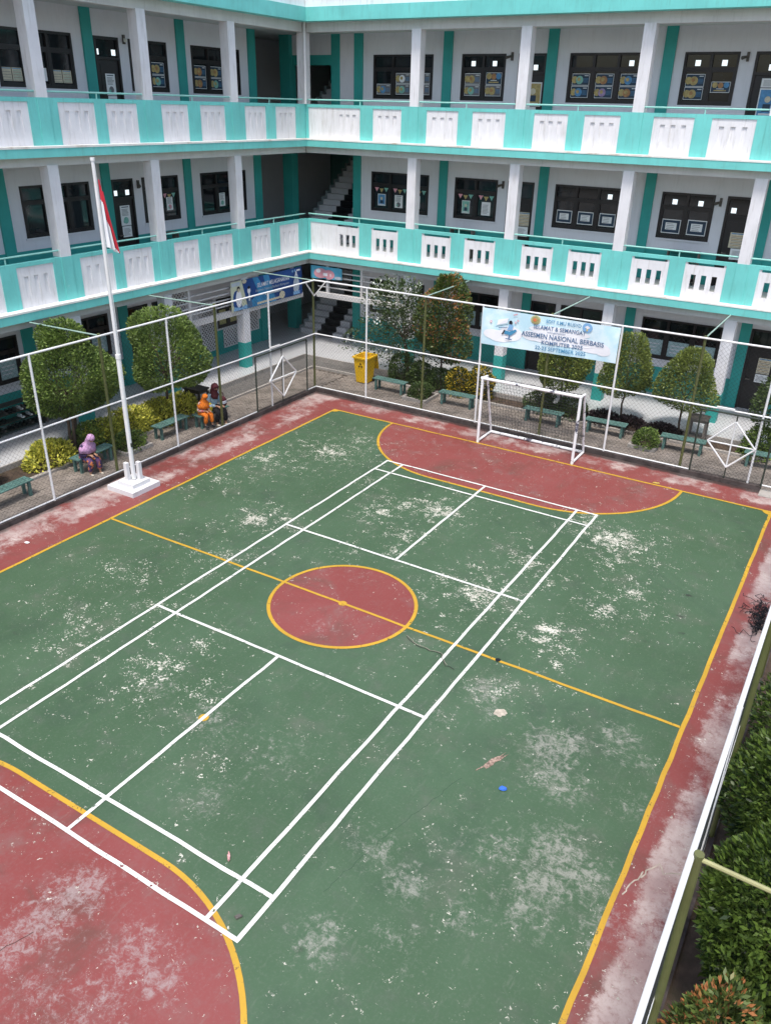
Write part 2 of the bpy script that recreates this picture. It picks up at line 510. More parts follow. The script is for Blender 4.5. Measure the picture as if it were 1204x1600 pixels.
STAIN = [(5.8, 4.19, 0.1, 1, 2), (5.83, 3.32, 0.12, 1, 2.5), (6.01, 2.71, 0.07, 1), (-4.53, -4.14, 0.15, 0.8, 3), (-5.97, -1.73, 0.12, 0.8, 3), (4.1, 1.26, 0.08, 0.8), (3.57, 0.68, 0.06, 0.8), (3.7, -6.4, 0.1, 0.6), (3.15, -5.32, 0.06, 0.5), (2.52, 0.8, 0.6, 0.25), (-6.34, 5.56, 0.8, 0.25), (5.39, 2.06, 0.5, 0.22)]
flake = np.maximum(blobs(FLAKE), 0.58 * blobs([(b_[0], b_[1], b_[2] * 2.1, *b_[3:]) for b_ in FLAKE]))
scuff = blobs(SCUFF)
stain = blobs(STAIN)
margin = np.zeros_like(GX)
edge_r = np.clip((GX - 6.70) / 0.30, 0, 1) * 1.05
edge_l = np.clip((-6.75 - GX) / 0.5, 0, 1) * 0.80
edge_b = np.clip((GY - 9.42) / 0.4, 0, 1) * 0.78
margin = np.maximum(edge_r, np.maximum(edge_l, edge_b))
blot = np.sin(GX * 3.1 + 1.7 * np.sin(GY * 0.9)) * np.sin(GY * 1.35 + 1.1 * np.sin(GX * 2.3))
margin = margin * np.clip(0.86 + 0.34 * blot, 0.35, 1.1)
margin[(np.abs(GX) < XC) & (np.abs(GY) < YC)] = 0
# dirt along the foot of the far kerb and the left kerb
stain = np.maximum(stain, np.clip((GY - 10.22) / 0.22, 0, 1) * 1.0)
stain = np.maximum(stain, np.clip((-7.98 - GX) / 0.22, 0, 1) * 0.85)
me = bpy.data.meshes.new('sports_court')
verts = np.stack([GX.ravel(), GY.ravel(), np.zeros(GX.size)], -1)
idx = np.arange(nx * ny).reshape(ny, nx)
faces = np.stack([idx[:-1, :-1], idx[:-1, 1:], idx[1:, 1:], idx[1:, :-1]], -1).reshape(-1, 4)
me.from_pydata(verts.tolist(), [], faces.tolist())
for nm, arr in (('wear_flake', flake), ('wear_scuff', scuff), ('wear_margin', margin), ('stain', stain)):
    at = me.attributes.new(nm, 'FLOAT', 'POINT')
    at.data.foreach_set('value', arr.ravel().astype(np.float32))
me.materials.append(mat_court())
court = bpy.data.objects.new('sports_court', me)
COL.objects.link(court)
struct(court)


# painted lines
def mat_line(name, col, worn):
    k = NT(name)
    n = k.noise(7, 6, 0.75)
    n2 = k.noise(34, 4, 0.7)
    n3 = k.noise(1.1, 4, 0.6)
    c = k.mix(k.ramp(n3, 0.3, 0.7), tuple(v * 0.82 for v in col), col)
    mixn = k.math('ADD', k.math('MULTIPLY', n, 0.6), k.math('MULTIPLY', n2, 0.4))
    c = k.mix(k.math('MULTIPLY', k.ramp(mixn, 0.50, 0.66), 0.6), c, worn)
    k.color(c)
    k.b.inputs['Roughness'].default_value = 0.55
    # where the paint has flaked off, the court shows through
    gone = k.ramp(k.math('ADD', mixn, k.math('MULTIPLY', n3, 0.16)), 0.655, 0.69)
    tr = k.n('ShaderNodeBsdfTransparent')
    ms = k.n('ShaderNodeMixShader')
    k.l(gone, ms.inputs[0])
    k.l(k.b.outputs[0], ms.inputs[1])
    k.l(tr.outputs[0], ms.inputs[2])
    k.l(ms.outputs[0], k.out.inputs['Surface'])
    return k.m


M['line_yellow'] = mat_line('yellow_line_paint', (0.50, 0.29, 0.022), (0.32, 0.22, 0.06))
M['line_white'] = mat_line('white_line_paint', (0.68, 0.68, 0.64), (0.42, 0.43, 0.38))


def strip(pts, w, z, closed=False):
    pts = [Vector((p[0], p[1])) for p in pts]
    n = len(pts)
    b = MB()
    L, Rr = [], []
    for i, p in enumerate(pts):
        if closed:
            t = pts[(i + 1) % n] - pts[i - 1]
        else:
            t = pts[min(i + 1, n - 1)] - pts[max(i - 1, 0)]
        t.normalize()
        nn = Vector((-t.y, t.x)) * (w / 2)
        jit = 1 + random.uniform(-0.04, 0.04)
        L.append((p.x + nn.x * jit, p.y + nn.y * jit, z))
        Rr.append((p.x - nn.x * jit, p.y - nn.y * jit, z))
    m = n if closed else n - 1
    vs = L + Rr
    fs = [(n + i, n + (i + 1) % n, (i + 1) % n, i) for i in range(m)]
    b.add(vs, fs)
    return b


def seg(x0, y0, x1, y1, w, z, n=None):
    n = n or max(2, int(math.hypot(x1 - x0, y1 - y0) / 0.4))
    return strip([(x0 + (x1 - x0) * i / n + (random.uniform(-.008, .008) if 0 < i < n else 0),
                   y0 + (y1 - y0) * i / n + (random.uniform(-.008, .008) if 0 < i < n else 0)) for i in range(n + 1)], w, z)


def marking(b, m):
    return struct(b.build('court_marking', m))


ZY, ZW = 0.005, 0.010
YW = 0.072
marking(seg(-XC, -13, -XC, YC, YW, ZY), 'line_yellow')
marking(seg(XC, -13, XC, YC, YW, ZY), 'line_yellow')
marking(seg(-XC - YW / 2, YC, XC + YW / 2, YC, YW, ZY + 0.0015), 'line_yellow')
marking(seg(-XC + YW / 2, 0, XC - YW / 2, 0, 0.06, ZY), 'line_yellow')
marking(strip([(1.47 * math.cos(t), 1.47 * math.sin(t)) for t in np.linspace(0, 2 * math.pi, 72, endpoint=False)], YW, ZY + 0.0015, True), 'line_yellow')
for sgn in (1, -1):
    pts = [(-1.45 - 3.0 * math.cos(t), YC - 3.0 * math.sin(t)) for t in np.linspace(0.0, math.pi / 2, 26)]
    pts += [(1.45 + 3.0 * math.sin(t), YC - 3.0 * math.cos(t)) for t in np.linspace(0.0, math.pi / 2, 26)]
    marking(strip([(x, sgn * y) for x, y in pts], YW, ZY + 0.0008), 'line_yellow')
for cx, cy in ((0, 0), (0, -4.0)):
    b = MB()
    b.prism([(cx + 0.085 * math.cos(t), cy + 0.085 * math.sin(t)) for t in np.linspace(0, 2 * math.pi, 18, endpoint=False)], 0.003, ZY + 0.002)
    marking(b, 'line_yellow')
for cx in (-XC, XC):       # painted quarter discs in the far corners
    b = MB()
    s = 1 if cx < 0 else -1
    b.prism([(cx, YC)] + [(cx + s * 0.2 * math.cos(t), YC - 0.2 * math.sin(t)) for t in np.linspace(0, math.pi / 2, 8)][::s], 0.003, ZY + 0.003)
    marking(b, 'line_yellow')
BW, BS, BL, BLS, BSH, WW = 3.02, 2.515, 6.69, 6.01, 2.06, 0.06
for x in (-BW, BW):
    marking(seg(x, -BL, x, BL, WW, ZW), 'line_white')
for x in (-BS, BS):
    marking(seg(x, -BL, x, BL, WW, ZW + 0.001), 'line_white')
for y in (-BL, BL, -BLS, BLS, -BSH, BSH):
    marking(seg(-BW - WW / 2, y, BW + WW / 2, y, WW, ZW + 0.002), 'line_white')
for y0, y1 in ((-BL, -BSH), (BSH, BL)):
    marking(seg(0, y0, 0, y1, WW, ZW + 0.001), 'line_white')

# cracks, holes and patches in the paint
M['crack'] = mat('crack_dark', (0.035, 0.03, 0.026), 0.95, 0.3, 20)
M['crack_soft'] = mat('crack_faint', (0.045, 0.08, 0.055), 0.95, 0.3, 20)
M['crack_fill'] = mat('crack_filler', (0.38, 0.33, 0.27), 0.9, 0.3, 9)


def crack(pts, w, m, z=0.004):
    out = []
    for i in range(len(pts) - 1):
        a, c = Vector(pts[i]), Vector(pts[i + 1])
        n = max(2, int((c - a).length / 0.07))
        for k_ in range(n):
            t = k_ / n
            p = a.lerp(c, t)
            out.append((p.x + random.uniform(-.024, .024), p.y + random.uniform(-.024, .024)))
    out.append(pts[-1])
    struct(strip(out, w, z).build('court_crack', m))


crack([(1.62, -0.28), (1.92, -0.41), (2.2, -0.42), (2.42, -0.40), (2.5, -0.52), (2.66, -0.66), (2.84, -0.68)], 0.011, 'crack', 0.0135)
crack([(1.62, -0.25), (1.92, -0.385), (2.2, -0.395), (2.43, -0.375), (2.53, -0.5), (2.68, -0.635)], 0.007, 'crack_fill', 0.0140)
crack([(4.1, -2.9), (3.95, -3.5), (3.75, -4.3), (3.6, -5.0), (3.5, -5.6)], 0.006, 'crack_soft', 0.003)
crack([(6.85, -3.2), (7.0, -2.85), (7.1, -3.0), (7.38, -2.8)], 0.02, 'crack_fill', 0.003)
crack([(6.72, -3.6), (6.86, -3.1)], 0.018, 'crack_fill', 0.003)
crack([(1.0, -9.1), (0.75, -8.3), (0.9, -7.9)], 0.008, 'crack', 0.003)


def patch(pts, m, name='court_patch', z=0.006):
    b = MB()
    b.prism(pts, 0.002, z)
    struct(b.build(name, m))


def ragged(cx, cy, rx, ry, an=0, n=18, j=0.22):
    o = []
    for i in range(n):
        t = 2 * math.pi * i / n
        r = 1 + random.uniform(-j, j)
        u, w = rx * r * math.cos(t), ry * r * math.sin(t)
        o.append((cx + u * math.cos(an) - w * math.sin(an), cy + u * math.sin(an) + w * math.cos(an)))
    return o


M['patch_pale'] = mat('pale_cement_patch', (0.42, 0.37, 0.30), 0.9, 0.3, 14, dirt=(0.22, 0.20, 0.16), dirt_amt=0.5, dscale=12)
M['patch_rust'] = mat('broken_surface', (0.34, 0.24, 0.19), 0.95, 0.7, 26, dirt=(0.03, 0.022, 0.02), dirt_amt=1.0, dscale=34, bump=0.8)
patch(ragged(3.99, -1.27, 0.105, 0.095), 'patch_pale')
patch(ragged(4.36, -2.36, 0.26, 0.042, R(68), 26, 0.38), 'patch_rust')
patch(ragged(3.38, 0.005, 0.05, 0.05, 0, 14, 0.05), 'black', 'net_post_hole', 0.0125)

# ------------------------------------------------------------------ kerbs, paving, beds, corridor floor
FX, FY, RX = -8.30, 10.60, 7.45
b = MB()
b.box(-8.40, CX0, -13, CY1, -0.03, 0.13)
struct(b.build('kerb', 'kerb'))
b = MB()
b.box(-8.40, 6.2, CY1, 10.70, -0.03, 0.13)
struct(b.build('kerb', 'kerb'))
b = MB()
b.box(CX1, 7.55, -13, 10.2, -0.03, 0.06)
struct(b.build('kerb', 'kerb'))

# sheet under the paving bricks
b = MB()
b.box(-10.0, -8.40, -8, 12.75, -0.02, 0.0)
struct(b.build('paving_bed_left', 'joint'))
b = MB()
b.box(-8.40, 12, 10.70, 12.75, -0.02, 0.0)
struct(b.build('paving_bed_far', 'joint'))


def pavers(x0, x1, y0, y1, along_x, ref):
    L, W, gap = 0.21, 0.105, 0.008
    vs, fs, tn = [], [], []
    rows = int(((y1 - y0) if along_x else (x1 - x0)) / W)
    for r_ in range(rows):
        s0 = (r_ % 2) * L / 2
        n = int(((x1 - x0) if along_x else (y1 - y0)) / L) - 1
        for c in range(n):
            a0 = s0 + c * L + gap / 2
            a1 = a0 + L - gap
            b0 = r_ * W + gap / 2
            b1 = b0 + W - gap
            h = 0.022 + random.uniform(-0.005, 0.005)
            tl = random.uniform(-0.004, 0.004)
            if along_x:
                X0, X1, Y0, Y1 = x0 + a0, x0 + a1, y0 + b0, y0 + b1
            else:
                X0, X1, Y0, Y1 = x0 + b0, x0 + b1, y0 + a0, y0 + a1
            o = len(vs)
            vs += [(X0, Y0, 0), (X1, Y0, 0), (X1, Y1, 0), (X0, Y1, 0), (X0, Y0, h), (X1, Y0, h + tl), (X1, Y1, h), (X0, Y1, h - tl)]
            for q in ((4, 5, 6, 7), (0, 1, 5, 4), (1, 2, 6, 5), (2, 3, 7, 6), (3, 0, 4, 7)):
                fs.append(tuple(i + o for i in q))
    me = bpy.data.meshes.new('paving_bricks')
    me.from_pydata(vs, [], fs)
    me.materials.append(M['paver'])
    o = bpy.data.objects.new('paving_bricks', me)
    COL.objects.link(o)
    o['kind'] = 'stuff'
    o['label'] = ref
    o['category'] = 'paving'
    return o


pavers(-10.0, -8.40, -6, 12.7, False, 'worn brown paving bricks between left fence and planting bed')
pavers(-8.40, 9.0, 10.70, 12.7, True, 'worn brown paving bricks between far fence and planting bed')

# planting beds (soil) and gravel strips
b = MB()
b.box(-10.95, -10.0, -8, 7.6, -0.03, 0.06)
struct(b.build('planting_bed_left', 'soil'))
b = MB()
b.box(-7.0, 12, 12.75, 13.5, -0.03, 0.06)
struct(b.build('planting_bed_far', 'soil'))
b = MB()
b.box(7.55, 16, -13, 10.2, -0.03, 0.02)
struct(b.build('planting_bed_right', 'soil'))
b = MB()
b.box(6.2, 16, 10.2, 10.70, -0.03, 0.015)
struct(b.build('side_path', 'concrete'))
b = MB()
b.box(-10.95, -10.0, 7.6, 13.5, -0.03, 0.04)
b.box(-10.0, -7.0, 12.75, 13.5, -0.03, 0.04)
struct(b.build('gravel_strip', 'gravel'))
# bed edging stones
for (x0, x1, y0, y1) in ((-10.02, -9.90, -6, 7.6), (-10.02, -9.94, 7.75, 12.7), (-9.9, -7.0, 12.70, 12.78), (-7.0, 9, 12.70, 12.80)):
    b = MB()
    b.box(x0, x1, y0, y1, -0.02, 0.085)
    struct(b.build('bed_edging', 'concrete'))
# loose pebbles
vs, fs = [], []
n_p = 5200
for i in range(n_p):
    if random.random() < 0.62:
        x, y = random.uniform(-10.9, -10.05), random.uniform(7.7, 13.45)
    else:
        x, y = random.uniform(-10.9, -7.05), random.uniform(12.82, 13.45)
    s = random.uniform(0.018, 0.04)
    z = 0.04
    o = len(vs)
    for dx, dy, dz in ((1, 0, .3), (-.2, 1, .3), (-1, -.1, .3), (.1, -1, .3), (0, 0, .95)):
        vs.append((x + dx * s * random.uniform(.7, 1.2), y + dy * s * random.uniform(.7, 1.2), z + dz * s))
    for q in ((0, 1, 4), (1, 2, 4), (2, 3, 4), (3, 0, 4)):
        fs.append(tuple(k_ + o for k_ in q))
me = bpy.data.meshes.new('pebbles')
me.from_pydata(vs, [], fs)
me.materials.append(M['gravel'])
o = bpy.data.objects.new('pebbles', me)
COL.objects.link(o)
o['kind'] = 'stuff'
o['label'] = 'grey pebbles in the strip along the corner of the corridor floor'
o['category'] = 'gravel'

# ------------------------------------------------------------------ the school building
YB0, XL0 = 14.70, -11.55         # parapet planes of the two wings


def pt(W, u, d, z):
    return (XL0 + d, u, z) if W == 'L' else (u, YB0 - d, z)


def wb(mb, W, u0, u1, d0, d1, z0, z1, mi=0):
    if W == 'L':
        mb.box(XL0 + d0, XL0 + d1, u0, u1, z0, z1, mi)
    else:
        mb.box(u0, u1, YB0 - d1, YB0 - d0, z0, z1, mi)


bld = empty('school_building', (-11.55, 14.70, 0.0))
tag(bld, 'three storey white and teal school building with open corridors round two sides of the court', 'building')
DW = {'L': -1.95, 'B': -2.0}
U0 = {'L': -6.0, 'B': XL0}
U1 = {'L': YB0, 'B': 12.0}
COLS = {'L': [10.92, 7.23, 3.66, 0.05, -3.55], 'B': [-7.10, -3.33, 0.32, 4.02, 7.72, 11.4]}
PANELS = {'L': [(13.0, 14.14), (11.40, 12.48), (9.32, 10.44), (7.70, 8.80), (5.66, 6.78), (4.10, 5.28), (2.08, 3.22), (0.50, 1.62), (-1.52, -0.40), (-3.1, -2.0), (-5.2, -4.0)],
          'B': [(-10.28, -9.23), (-8.71, -7.58), (-6.62, -5.46), (-4.95, -3.80), (-2.85, -1.76), (-1.25, -0.16), (0.80, 1.94), (2.41, 3.58), (4.48, 5.62), (6.1, 7.24), (8.2, 9.3), (9.8, 10.9)]}
# levels: floor, parapet top, ledge top, ledge bottom, beam bottom below ledge, ceiling below, handrail
LV = {2: dict(fl=4.00, pt=5.05, lt=3.90, lb=3.63, bb=3.40, rail=5.22), 3: dict(fl=7.85, pt=8.90, lt=7.80, lb=7.54, bb=7.32, rail=9.04)}
CEIL = {1: 3.62, 2: 7.48, 3: 11.18}
FLOOR = {1: 0.20, 2: 4.00, 3: 7.85}

for W in 'LB':
    hi_u = U1[W] if W == 'B' else U1[W]
    for F in (2, 3):
        v = LV[F]
        # ledge: teal face with pale top
        b = MB()
        lo, hi = (U0[W], U1[W] - 0.25) if W == 'L' else (U0[W], U1[W])
        wb(b, W, lo, hi, -0.14, 0.25, v['lb'] + (0.0 if W == 'B' else .001), v['lt'] - 0.05, 0)
        wb(b, W, lo, hi, -0.14, 0.26, v['lt'] - 0.049, v['lt'] + (0.0 if W == 'B' else .0005), 1)
        b.build('ledge', ['teal', 'ledge_top'], bld)
        # beam under the ledge
        b = MB()
        wb(b, W, lo if W == 'B' else U0[W], U1[W], -0.30, -0.012 if W == 'B' else -0.015, v['bb'], v['lb'] + 0.02)
        b.build('beam', 'beam', bld)
        # parapet: cap and piers between the panels
        b = MB()
        top = v['pt']
        wb(b, W, U0[W], U1[W] if W == 'B' else U1[W] - 0.0, -0.15, 0.0, top - 0.10, top)
        ps = sorted(PANELS[W])
        edges = [U0[W]] + [e for p in ps for e in p] + [U1[W]]
        for a, c in zip(edges[0::2], edges[1::2]):
            if W == 'B' and a == U0[W]:
                continue
            wb(b, W, a, c, -0.15, 0.0, v['lt'] - 0.02, top - 0.10)
        b.build('parapet', 'teal', bld)
        if W == 'B':       # plain white panel next to the inner corner
            b = MB()
            wb(b, W, U0[W] + 0.13, -10.28, -0.13, -0.02, v['lt'] + 0.001, top - 0.10)
            b.build('plain_panel', 'white_panel', bld)
            b = MB()
            wb(b, W, U0[W] + 0.005, U0[W] + 0.13, -0.15, -0.002, v['lt'] + 0.001, top - 0.10)
            b.build('corner_pier', 'teal', bld)
        open_slots = (W == 'B' and F == 2)
        for (a, c) in ps:
            b = MB()
            z0, z1 = v['lt'] + 0.001, top - (0.175 if open_slots else 0.101)
            w = c - a
            sl = [a + w * f for f in (0.24, 0.5, 0.76)]
            hw = 0.066 if not open_slots else 0.075
            s0, s1 = z0 + 0.26, z0 + (0.80 if not open_slots else 0.70)
            d0, d1 = -0.075, -0.022
            e = [a] + [q for s_ in sl for q in (s_ - hw, s_ + hw)] + [c]
            for p, q in zip(e[0::2], e[1::2]):
                wb(b, W, p, q, d0, d1, s0, s1)
            wb(b, W, a, c, d0, d1, z0, s0)
            wb(b, W, a, c, d0, d1, s1, z1)
            if not open_slots:
                wb(b, W, a, c, -0.13, d0 - 0.001, z0, z1)
                for s_ in sl:       # blind grooves, deepest at the top
                    b.add([pt(W, s_ - hw, d1 - .004, s0), pt(W, s_ + hw, d1 - .004, s0), pt(W, s_ + hw, d1 - .034, s1), pt(W, s_ - hw, d1 - .034, s1)], [(0, 1, 2, 3)])
            else:
                wb(b, W, a, a + 0.07, d0, d1, z1, z1 + 0.075)
                wb(b, W, c - 0.07, c, d0, d1, z1, z1 + 0.075)
            b.build('parapet_panel', 'white_panel', bld)
        # handrail
        b = MB()
        rz = v['rail']
        sup = []
        cs = sorted(COLS[W] + ([XL0 + .1] if W == 'B' else [YB0 - .1]))
        lo = U0[W] if W == 'L' else XL0
        b.tube(pt(W, lo, -0.075, rz), pt(W, U1[W] - (0.08 if W == 'L' else 0), -0.075, rz), 0.024, 8)
        for a, c in zip(cs[:-1], cs[1:]):
            for t in (0.5,):
                u = a + (c - a) * t
                b.tube(pt(W, u, -0.075, top), pt(W, u, -0.075, rz), 0.02, 6, caps=False)
        b.build('handrail', 'rail_teal', bld)
    # columns
    for u in COLS[W]:
        for F in (1, 2, 3):
            b = MB()
            z1 = {1: 3.42, 2: 7.34, 3: 11.12}[F]
            if F == 1:
                wb(b, W, u - .165, u + .165, -0.315, 0.012, 1.12, z1, 0)
                wb(b, W, u - .172, u + .172, -0.322, 0.019, 0.20, 1.12, 2)
            else:
                v = LV[F]
                wb(b, W, u - .165, u + .165, -0.315, 0.016, v['pt'] - 0.002, z1, 0)
                wb(b, W, u - .172, u + .172, -0.32, 0.022, v['lt'] - 0.01, v['pt'], 1)
            b.build('column', ['white_col', 'teal', 'teal_wall'], bld)
# corner column on the top floor with a rain pipe
b = MB()
b.box(XL0 - 0.32, XL0 - 0.0, YB0 - 0.0, YB0 + 0.32, 8.9, 11.12)
b.build('column', 'white_col', bld)
b = MB()
b.tube((XL0 + 0.06, YB0 - 0.06, 8.9), (XL0 + 0.06, YB0 - 0.06, 13.0), 0.045, 10)
b.build('rain_pipe', 'white_col', bld)

# slabs: corridor floors and ceilings (around the open stair hall)
SX0, SX1, SY0, SY1 = -13.25, -10.80, 16.30, 22.4


def slab(z0, z1, name, mats, front=0.0):
    b = MB()
    b.box(-19, XL0 + front, -6, YB0 - 0.3, z0, z1)
    b.box(-19, XL0 + front, YB0 - 0.3, YB0 - front, z0, z1)
    b.box(-19, -10.75, YB0 - front, SY0, z0, z1)
    b.box(-10.75, 12, YB0 - front, 21, z0, z1)
    b.box(-19, SX0, SY0, 23, z0, z1)
    return b.build(name, mats, bld)


slab(3.63, 3.99, 'floor_slab', 'ceiling', -0.16)
slab(7.49, 7.84, 'floor_slab', 'ceiling', -0.16)
# floor finish
b = MB()
b.box(-19, -10.95, -6, 13.5, -0.03, 0.20)
b.box(-19, 14, 13.5, 23, -0.03, 0.20)
b.build('ground_floor', 'tile', bld)
b = MB()
b.box(-10.95, -10.90, -6, 13.45, -0.03, 0.215)
b.box(-10.90, 14, 13.45, 13.50, -0.03, 0.215)
b.build('floor_edge', 'concrete', bld)
# roof: ceiling, outer beam, teal band, white parapet
b = MB()
b.box(-19, XL0 - 0.02 - .1, -6, 23, 11.19, 11.6)
b.box(XL0 - 0.12, 12, YB0 + 0.12, 23, 11.19, 11.6)
b.build('ceiling', 'ceiling', bld)
for W in 'LB':
    b = MB()
    wb(b, W, U0[W], U1[W], -0.30, -0.018 if W == 'L' else -0.02, 11.10, 11.39)
    b.build('beam', 'beam', bld)
    lo, hi = (U0[W], U1[W] - 0.38) if W == 'L' else (U0[W] + 0.0, U1[W])
    b = MB()
    wb(b, W, lo, hi, -0.02, 0.38, 11.385, 11.79)
    b.build('roof_band', 'teal', bld)
    b = MB()
    wb(b, W, U0[W], U1[W], -0.3, 0.26 if W == 'L' else 0.25, 11.792, 12.9)
    b.build('roof_parapet', 'white_panel', bld)


# ---- corridor walls with real openings
def wall(W, ulo, uhi, z0, z1, opens, name='wall'):
    dw = DW[W]
    b = MB()
    ops = sorted(opens)
    cur = ulo
    for (a, c, p, q) in ops:
        wb(b, W, cur, a, dw - 0.16, dw, z0, z1)
        if p > z0 + 0.01:
            wb(b, W, a, c, dw - 0.16, dw, z0, p)
        if q < z1 - 0.01:
            wb(b, W, a, c, dw - 0.16, dw, q, z1)
        cur = c
    wb(b, W, cur, uhi, dw - 0.16, dw, z0, z1)
    return b.build(name, 'wall', bld)


def disc(mb, W, u, z, d, r, mi, n=14, th=0.003):
    vs = [pt(W, u + r * math.cos(2 * math.pi * i / n), d + th, z + r * math.sin(2 * math.pi * i / n)) for i in range(n)]
    mb.add(vs, [tuple(range(n))], mi)


def rect(mb, W, u0, u1, z0, z1, d, mi):
    mb.add([pt(W, u0, d, z0), pt(W, u1, d, z0), pt(W, u1, d, z1), pt(W, u0, d, z1)], [(0, 1, 2, 3)], mi)


PM = ['paper', 'navy', 'porange', 'pyellow', 'pblue', 'pgreen', 'ppurple', 'pgrey', 'pcream', 'ppink']


def poster(W, u0, u1, z0, z1, d, parent, style, ci=2):
    b = MB()
    wb(b, W, u0, u1, d, d + 0.006, z0, z1, 8 if style in ('cream', 'list') else 0)
    w, h = u1 - u0, z1 - z0
    e = d + 0.0075
    if style in ('planet', 'planet_grey', 'title'):
        m = 0.014
        rect(b, W, u0 + m, u1 - m, z0 + m, z1 - m, e, 7 if style == 'planet_grey' else 1)
        r = min(w, h) * 0.36
        if style == 'title':
            for i, c in enumerate((3, 2, 4)):
                disc(b, W, u0 + w * (.2 + .3 * i), z0 + h * (.70 - .04 * (i % 2)), e, r * .75, c)
            rect(b, W, u0 + w * .18, u1 - w * .18, z0 + h * .14, z0 + h * .24, e + .003, 3)
            rect(b, W, u0 + w * .3, u1 - w * .3, z0 + h * .32, z0 + h * .37, e + .003, 0)
        else:
            disc(b, W, u0 + w * 0.16, z0 + h * .48, e, r * .85, 3)
            disc(b, W, u0 + w * 0.44, z0 + h * .46, e + .002, r, ci)
            disc(b, W, u0 + w * 0.40, z0 + h * .52, e + .004, r * .45, 3 if ci != 3 else 2)
            rect(b, W, u0 + w * .70, u0 + w * .92, z0 + h * .80, z0 + h * .86, e + .003, 0)
            for i in range(4):
                rect(b, W, u0 + w * .66, u0 + w * .93, z0 + h * (.28 + .1 * i), z0 + h * (.31 + .1 * i), e + .003, 4)
    elif style == 'letter':
        for i in range(6):
            rect(b, W, u0 + w * .14, u1 - w * (.14 + .2 * random.random()), z0 + h * (.50 + .06 * i), z0 + h * (.525 + .06 * i), e, 7)
        disc(b, W, u0 + w * .5, z0 + h * .26, e, w * .26, ci)
        disc(b, W, u0 + w * .32, z0 + h * .2, e + .002, w * .12, 5)
        rect(b, W, u0 + w * .15, u1 - w * .15, z0 + h * .9, z0 + h * .94, e, 1)
    elif style == 'text':
        for i in range(7):
            rect(b, W, u0 + w * .12, u1 - w * (.12 + .25 * random.random()), z0 + h * (.16 + .1 * i), z0 + h * (.19 + .1 * i), e, 7)
    elif style == 'photo':
        rect(b, W, u0 + w * .06, u1 - w * .06, z0 + h * .05, z0 + h * .95, e, ci)
        disc(b, W, u0 + w * .5, z0 + h * .62, e + .002, w * .16, 8)
        rect(b, W, u0 + w * .3, u0 + w * .7, z0 + h * .2, z0 + h * .46, e + .002, 1)
        rect(b, W, u0 + w * .15, u0 + w * .85, z0 + h * .08, z0 + h * .14, e + .002, 0)
    elif style == 'list':
        rect(b, W, u0 + w * .06, u1 - w * .06, z0 + h * .9, z0 + h * .96, e, 4)
        for i in range(8):
            rect(b, W, u0 + w * .08, u1 - w * .08, z0 + h * (.05 + .1 * i), z0 + h * (.08 + .1 * i), e, ci if i % 2 else 7)
    elif style == 'framed':     # small sheet within a chain of white corner scraps
        rect(b, W, u0 + w * .04, u1 - w * .04, z0 + h * .06, z0 + h * .94, e, 1)
        rect(b, W, u0 + w * .2, u1 - w * .2, z0 + h * .26, z0 + h * .76, e + .002, 0)
        for q in (.3, .42, .54, .66):
            rect(b, W, u0 + w * .26, u1 - w * (.3 + .1 * random.random()), z0 + h * q, z0 + h * (q + .03), e + .004, 7)
    return b.build('poster', PM, parent)


def bunting(W, u0, u1, z, d, parent):
    b = MB()
    n = int((u1 - u0) / 0.16)
    for i in range(n):
        a = u0 + (u1 - u0) * i / n
        c = u0 + (u1 - u0) * (i + 1) / n
        sag = -0.06 * math.sin(math.pi * (i + .5) / n)
        b.add([pt(W, a + .01, d, z + sag), pt(W, (a + c) / 2, d, z + sag - .15), pt(W, c - .01, d, z + sag)], [(0, 1, 2)], [0, 1, 2, 3][i % 4])
    b.build('bunting', ['ppink', 'pyellow', 'pgreen', 'porange'], parent)


